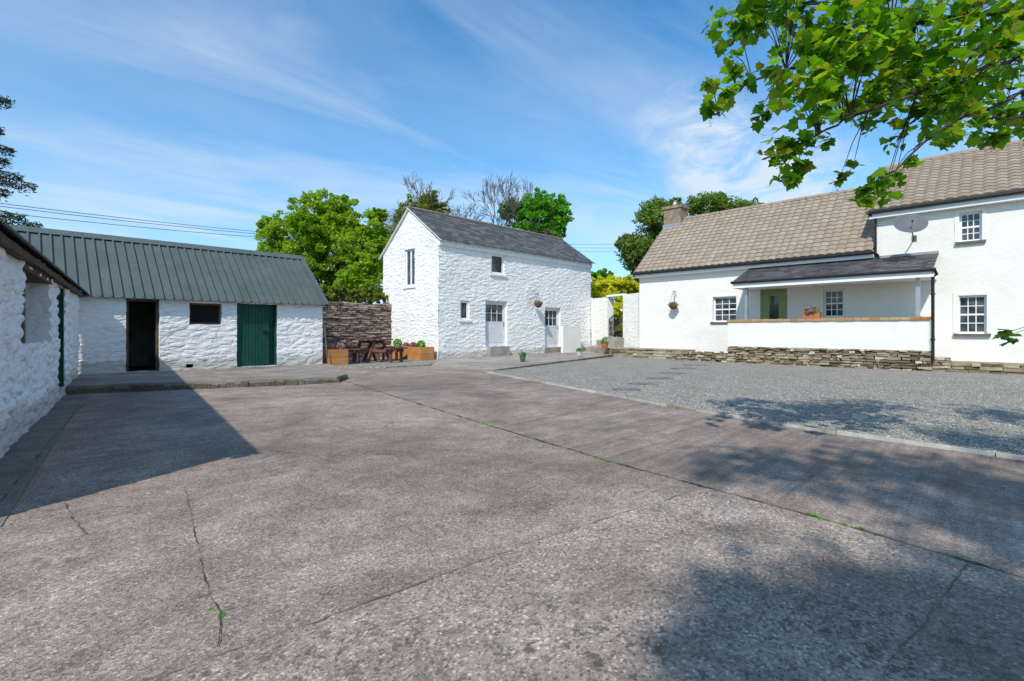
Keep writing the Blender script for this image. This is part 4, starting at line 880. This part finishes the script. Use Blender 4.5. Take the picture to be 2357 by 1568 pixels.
# ------------------------------------------------------------------ sycamore overhead
syc=thing('sycamore_tree','sycamore tree reaching over the top right with large lobed leaves','tree',(3.4,-4.6,0))
outl=[(0,0),(.16,.02),(.42,-.06),(.42,.14),(.62,.34),(.44,.42),(.44,.66),(.26,.64),(.14,.82),(0,1.0),(-.14,.82),(-.26,.64),(-.44,.66),(-.44,.42),(-.62,.34),(-.42,.14),(-.42,-.06),(-.16,.02)]
def maple(Cs,size):
    n=len(Cs); k=len(outl); o2=np.array(outl)
    nn=unit(n)*.85; nn[:,2]=np.abs(nn[:,2])+.55; nn/=np.linalg.norm(nn,axis=1)[:,None]
    t=np.cross(nn,unit(n)); t/=np.linalg.norm(t,axis=1)[:,None]; t[:,2]-=.42; t/=np.linalg.norm(t,axis=1)[:,None]
    b=np.cross(nn,t); b/=np.linalg.norm(b,axis=1)[:,None]; nn=np.cross(t,b)
    s=(size*(1+.45*RNG.uniform(-1,1,n)))[:,None,None]
    u=o2[None,:,0,None]; v=o2[None,:,1,None]
    curl=RNG.uniform(-.08,.18,n)[:,None,None]
    V=Cs[:,None,:]+s*(b[:,None,:]*u+t[:,None,:]*v+nn[:,None,:]*(np.abs(u)*curl-(v**2)*.12))
    ctr=Cs[:,None,:]+s*(t[:,None,:]*.3)
    V=np.concatenate([V,ctr],1).reshape(-1,3); base=np.arange(n)[:,None]*(k+1); fs=[]
    for i in range(k): fs.append(np.concatenate([base+i,base+(i+1)%k,base+k],1))
    return V,np.concatenate(fs)
tk=MB(); TB=Vector((3.4,-4.6,0)); TT=TB+Vector((-.1,.2,3.2))
tk.tube([TB,TB+Vector((.05,.05,1.6)),TT],[.34,.27,.22],12)
tk.build('trunk',M['bark'],syc)
bm_=MB(); LC=[]
def limb(pts,r0,r1,seg=6):
    P=[]; n=len(pts)
    for i in range(n-1):
        a,b=pts[i],pts[i+1]; k=5
        for j in range(k): t=j/k; P.append(a.lerp(b,t)+Vector(unit(1)[0])*.015)
    P.append(pts[-1]); bm_.tube(P,[r0+(r1-r0)*i/(len(P)-1) for i in range(len(P))],seg); return P
blobs=[(1685,15,56,40),(1755,55,60,44),(1690,105,40,16),(1690,185,34,18),(1655,255,28,14),(1650,205,24,9),(1735,180,34,10),(1830,150,62,48),(1880,215,60,44),(1835,300,46,28),(1798,365,34,20),(1845,388,24,15),(1885,285,40,20),(1785,250,30,6),
 (1900,60,70,66),(2000,60,80,76),(2000,165,78,70),(2110,80,86,92),(2230,60,90,92),(2330,80,80,86),(2090,215,70,64),(2180,185,76,70),(2290,200,76,78),(1990,255,44,22),(2040,300,38,20),(1950,395,22,8),(1990,412,32,18),(2035,425,32,18),(2075,382,30,15),(2140,280,44,30),(2220,265,52,38),(2320,270,46,38),(2005,460,20,7),(1960,120,50,42),(1800,5,60,46),(2050,0,80,66),(2250,-30,120,96),(1900,-40,90,66),(1750,-50,70,46),(2325,752,20,8),(2300,320,18,6),(2060,130,70,60),(2260,130,80,70),(1925,180,46,30)]
mains=[([(2900,-60),(2357,20),(2050,60),(1840,150),(1700,200),(1655,268)],4.0,.018),([(2900,100),(2357,120),(2150,200),(1960,270),(1870,320),(1800,380)],3.7,.016),([(2900,200),(2357,210),(2200,280),(2090,360),(2030,440)],3.5,.014),([(2900,-160),(2300,-60),(2000,0),(1800,10),(1690,30)],4.3,.02),([(2900,280),(2450,260),(2330,270),(2230,280)],3.4,.013)]
MP=[]
for pts,dp,r in mains:
    pp=[cp(x,y,dp*(1 if i else .8)) for i,(x,y) in enumerate(pts)]
    MP+=limb([TT+Vector((0,0,-.2))]+[TT.lerp(pp[0],.55)+Vector((0,0,.3))]+pp,r*1.6,.004)[12:]
for (px,py,rp,n) in blobs:
    dp=3.9+random.uniform(-.45,.45)
    if py>700: dp=4.2
    c=cp(px,py,dp); R=rp/FP*dp
    near=min(MP,key=lambda q:(q-c).length)
    if py>700: near=cp(2500,735,4.2); bm_.tube([TB+Vector((0,0,1.2)),Vector((5.0,-1.2,1.4)),near],[.05,.03,.012],5)
    for k in range(max(2,int(n/5.5))):
        e=c+Vector(unit(1)[0])*R*.95; bm_.tube([near,near.lerp(e,.5)+Vector((0,0,.05)),e],[.005,.0035,.002],4)
        for j in range(10 if py<700 else 5): LC.append(e+Vector(unit(1)[0])*R*random.uniform(.05,.8))
LC=np.array([tuple(q) for q in LC]); V,Fc=maple(LC,.078); np_mesh('crown',V,Fc,M['sycamore'],syc)
P=[]
for k in range(130):
    c=LC[random.randrange(len(LC))]
    for j in range(18): P.append((c[0]+random.gauss(0,.008),c[1]+random.gauss(0,.008),c[2]-.03-j*.006))
V,Fc=leafquads(np.array(P),.011,1.2); np_mesh('flower_tassels',V,Fc,M['leafbright'],syc)
SH=[(1640,1080,.22),(1750,1070,.28),(1850,1090,.34),(1980,1070,.36),(2120,1085,.36),(2280,1120,.4),(2040,1140,.26),(2190,1180,.24),(2330,1210,.3),(2330,960,.5),(2400,1040,.6),(2200,1010,.3),(1700,1400,.15),(1800,1440,.17),(1900,1400,.17),(2020,1390,.16),(2130,1420,.2),(2250,1390,.2),(2340,1440,.25),(1640,1490,.15),(1750,1510,.2),(1880,1490,.22),(2010,1490,.22),(2140,1520,.22),(2300,1540,.25),(1560,1550,.12),(2500,1300,.4),(2500,1500,.4),(2450,1180,.4),(1700,1570,.18),(1880,1570,.2),(2060,1570,.2)]
P=[]  # out-of-view sycamore leaves added where they cast dappled shade on the ground
for (px,py,r) in SH:
    g0=Vector(gp(px,py)); hh=random.uniform(6.0,9.0); c=g0-D*hh
    n=int(120*(r/.3)**1.6)+10
    for k in range(n): P.append(c+Vector((random.gauss(0,r*.55),random.gauss(0,r*.55),random.gauss(0,.3))))
    if random.random()<.6: bm_.tube([TT,TT.lerp(c,.5)+Vector((0,0,.3)),c],[.05,.03,.008],5)
Q=[]
for q in P:
    X=S*(q.x-q.y); Y=S*(q.x+q.y)
    if Y>0 and abs(X/Y)<1.1 and (q.z-H)/Y<.72: continue
    Q.append(tuple(q))
V,Fc=maple(np.array(Q),.11); np_mesh('crown',V,Fc,M['sycamore'],syc)
bm_.build('branches',M['twigdark'],syc)
print('leaves',len(LC),len(Q))
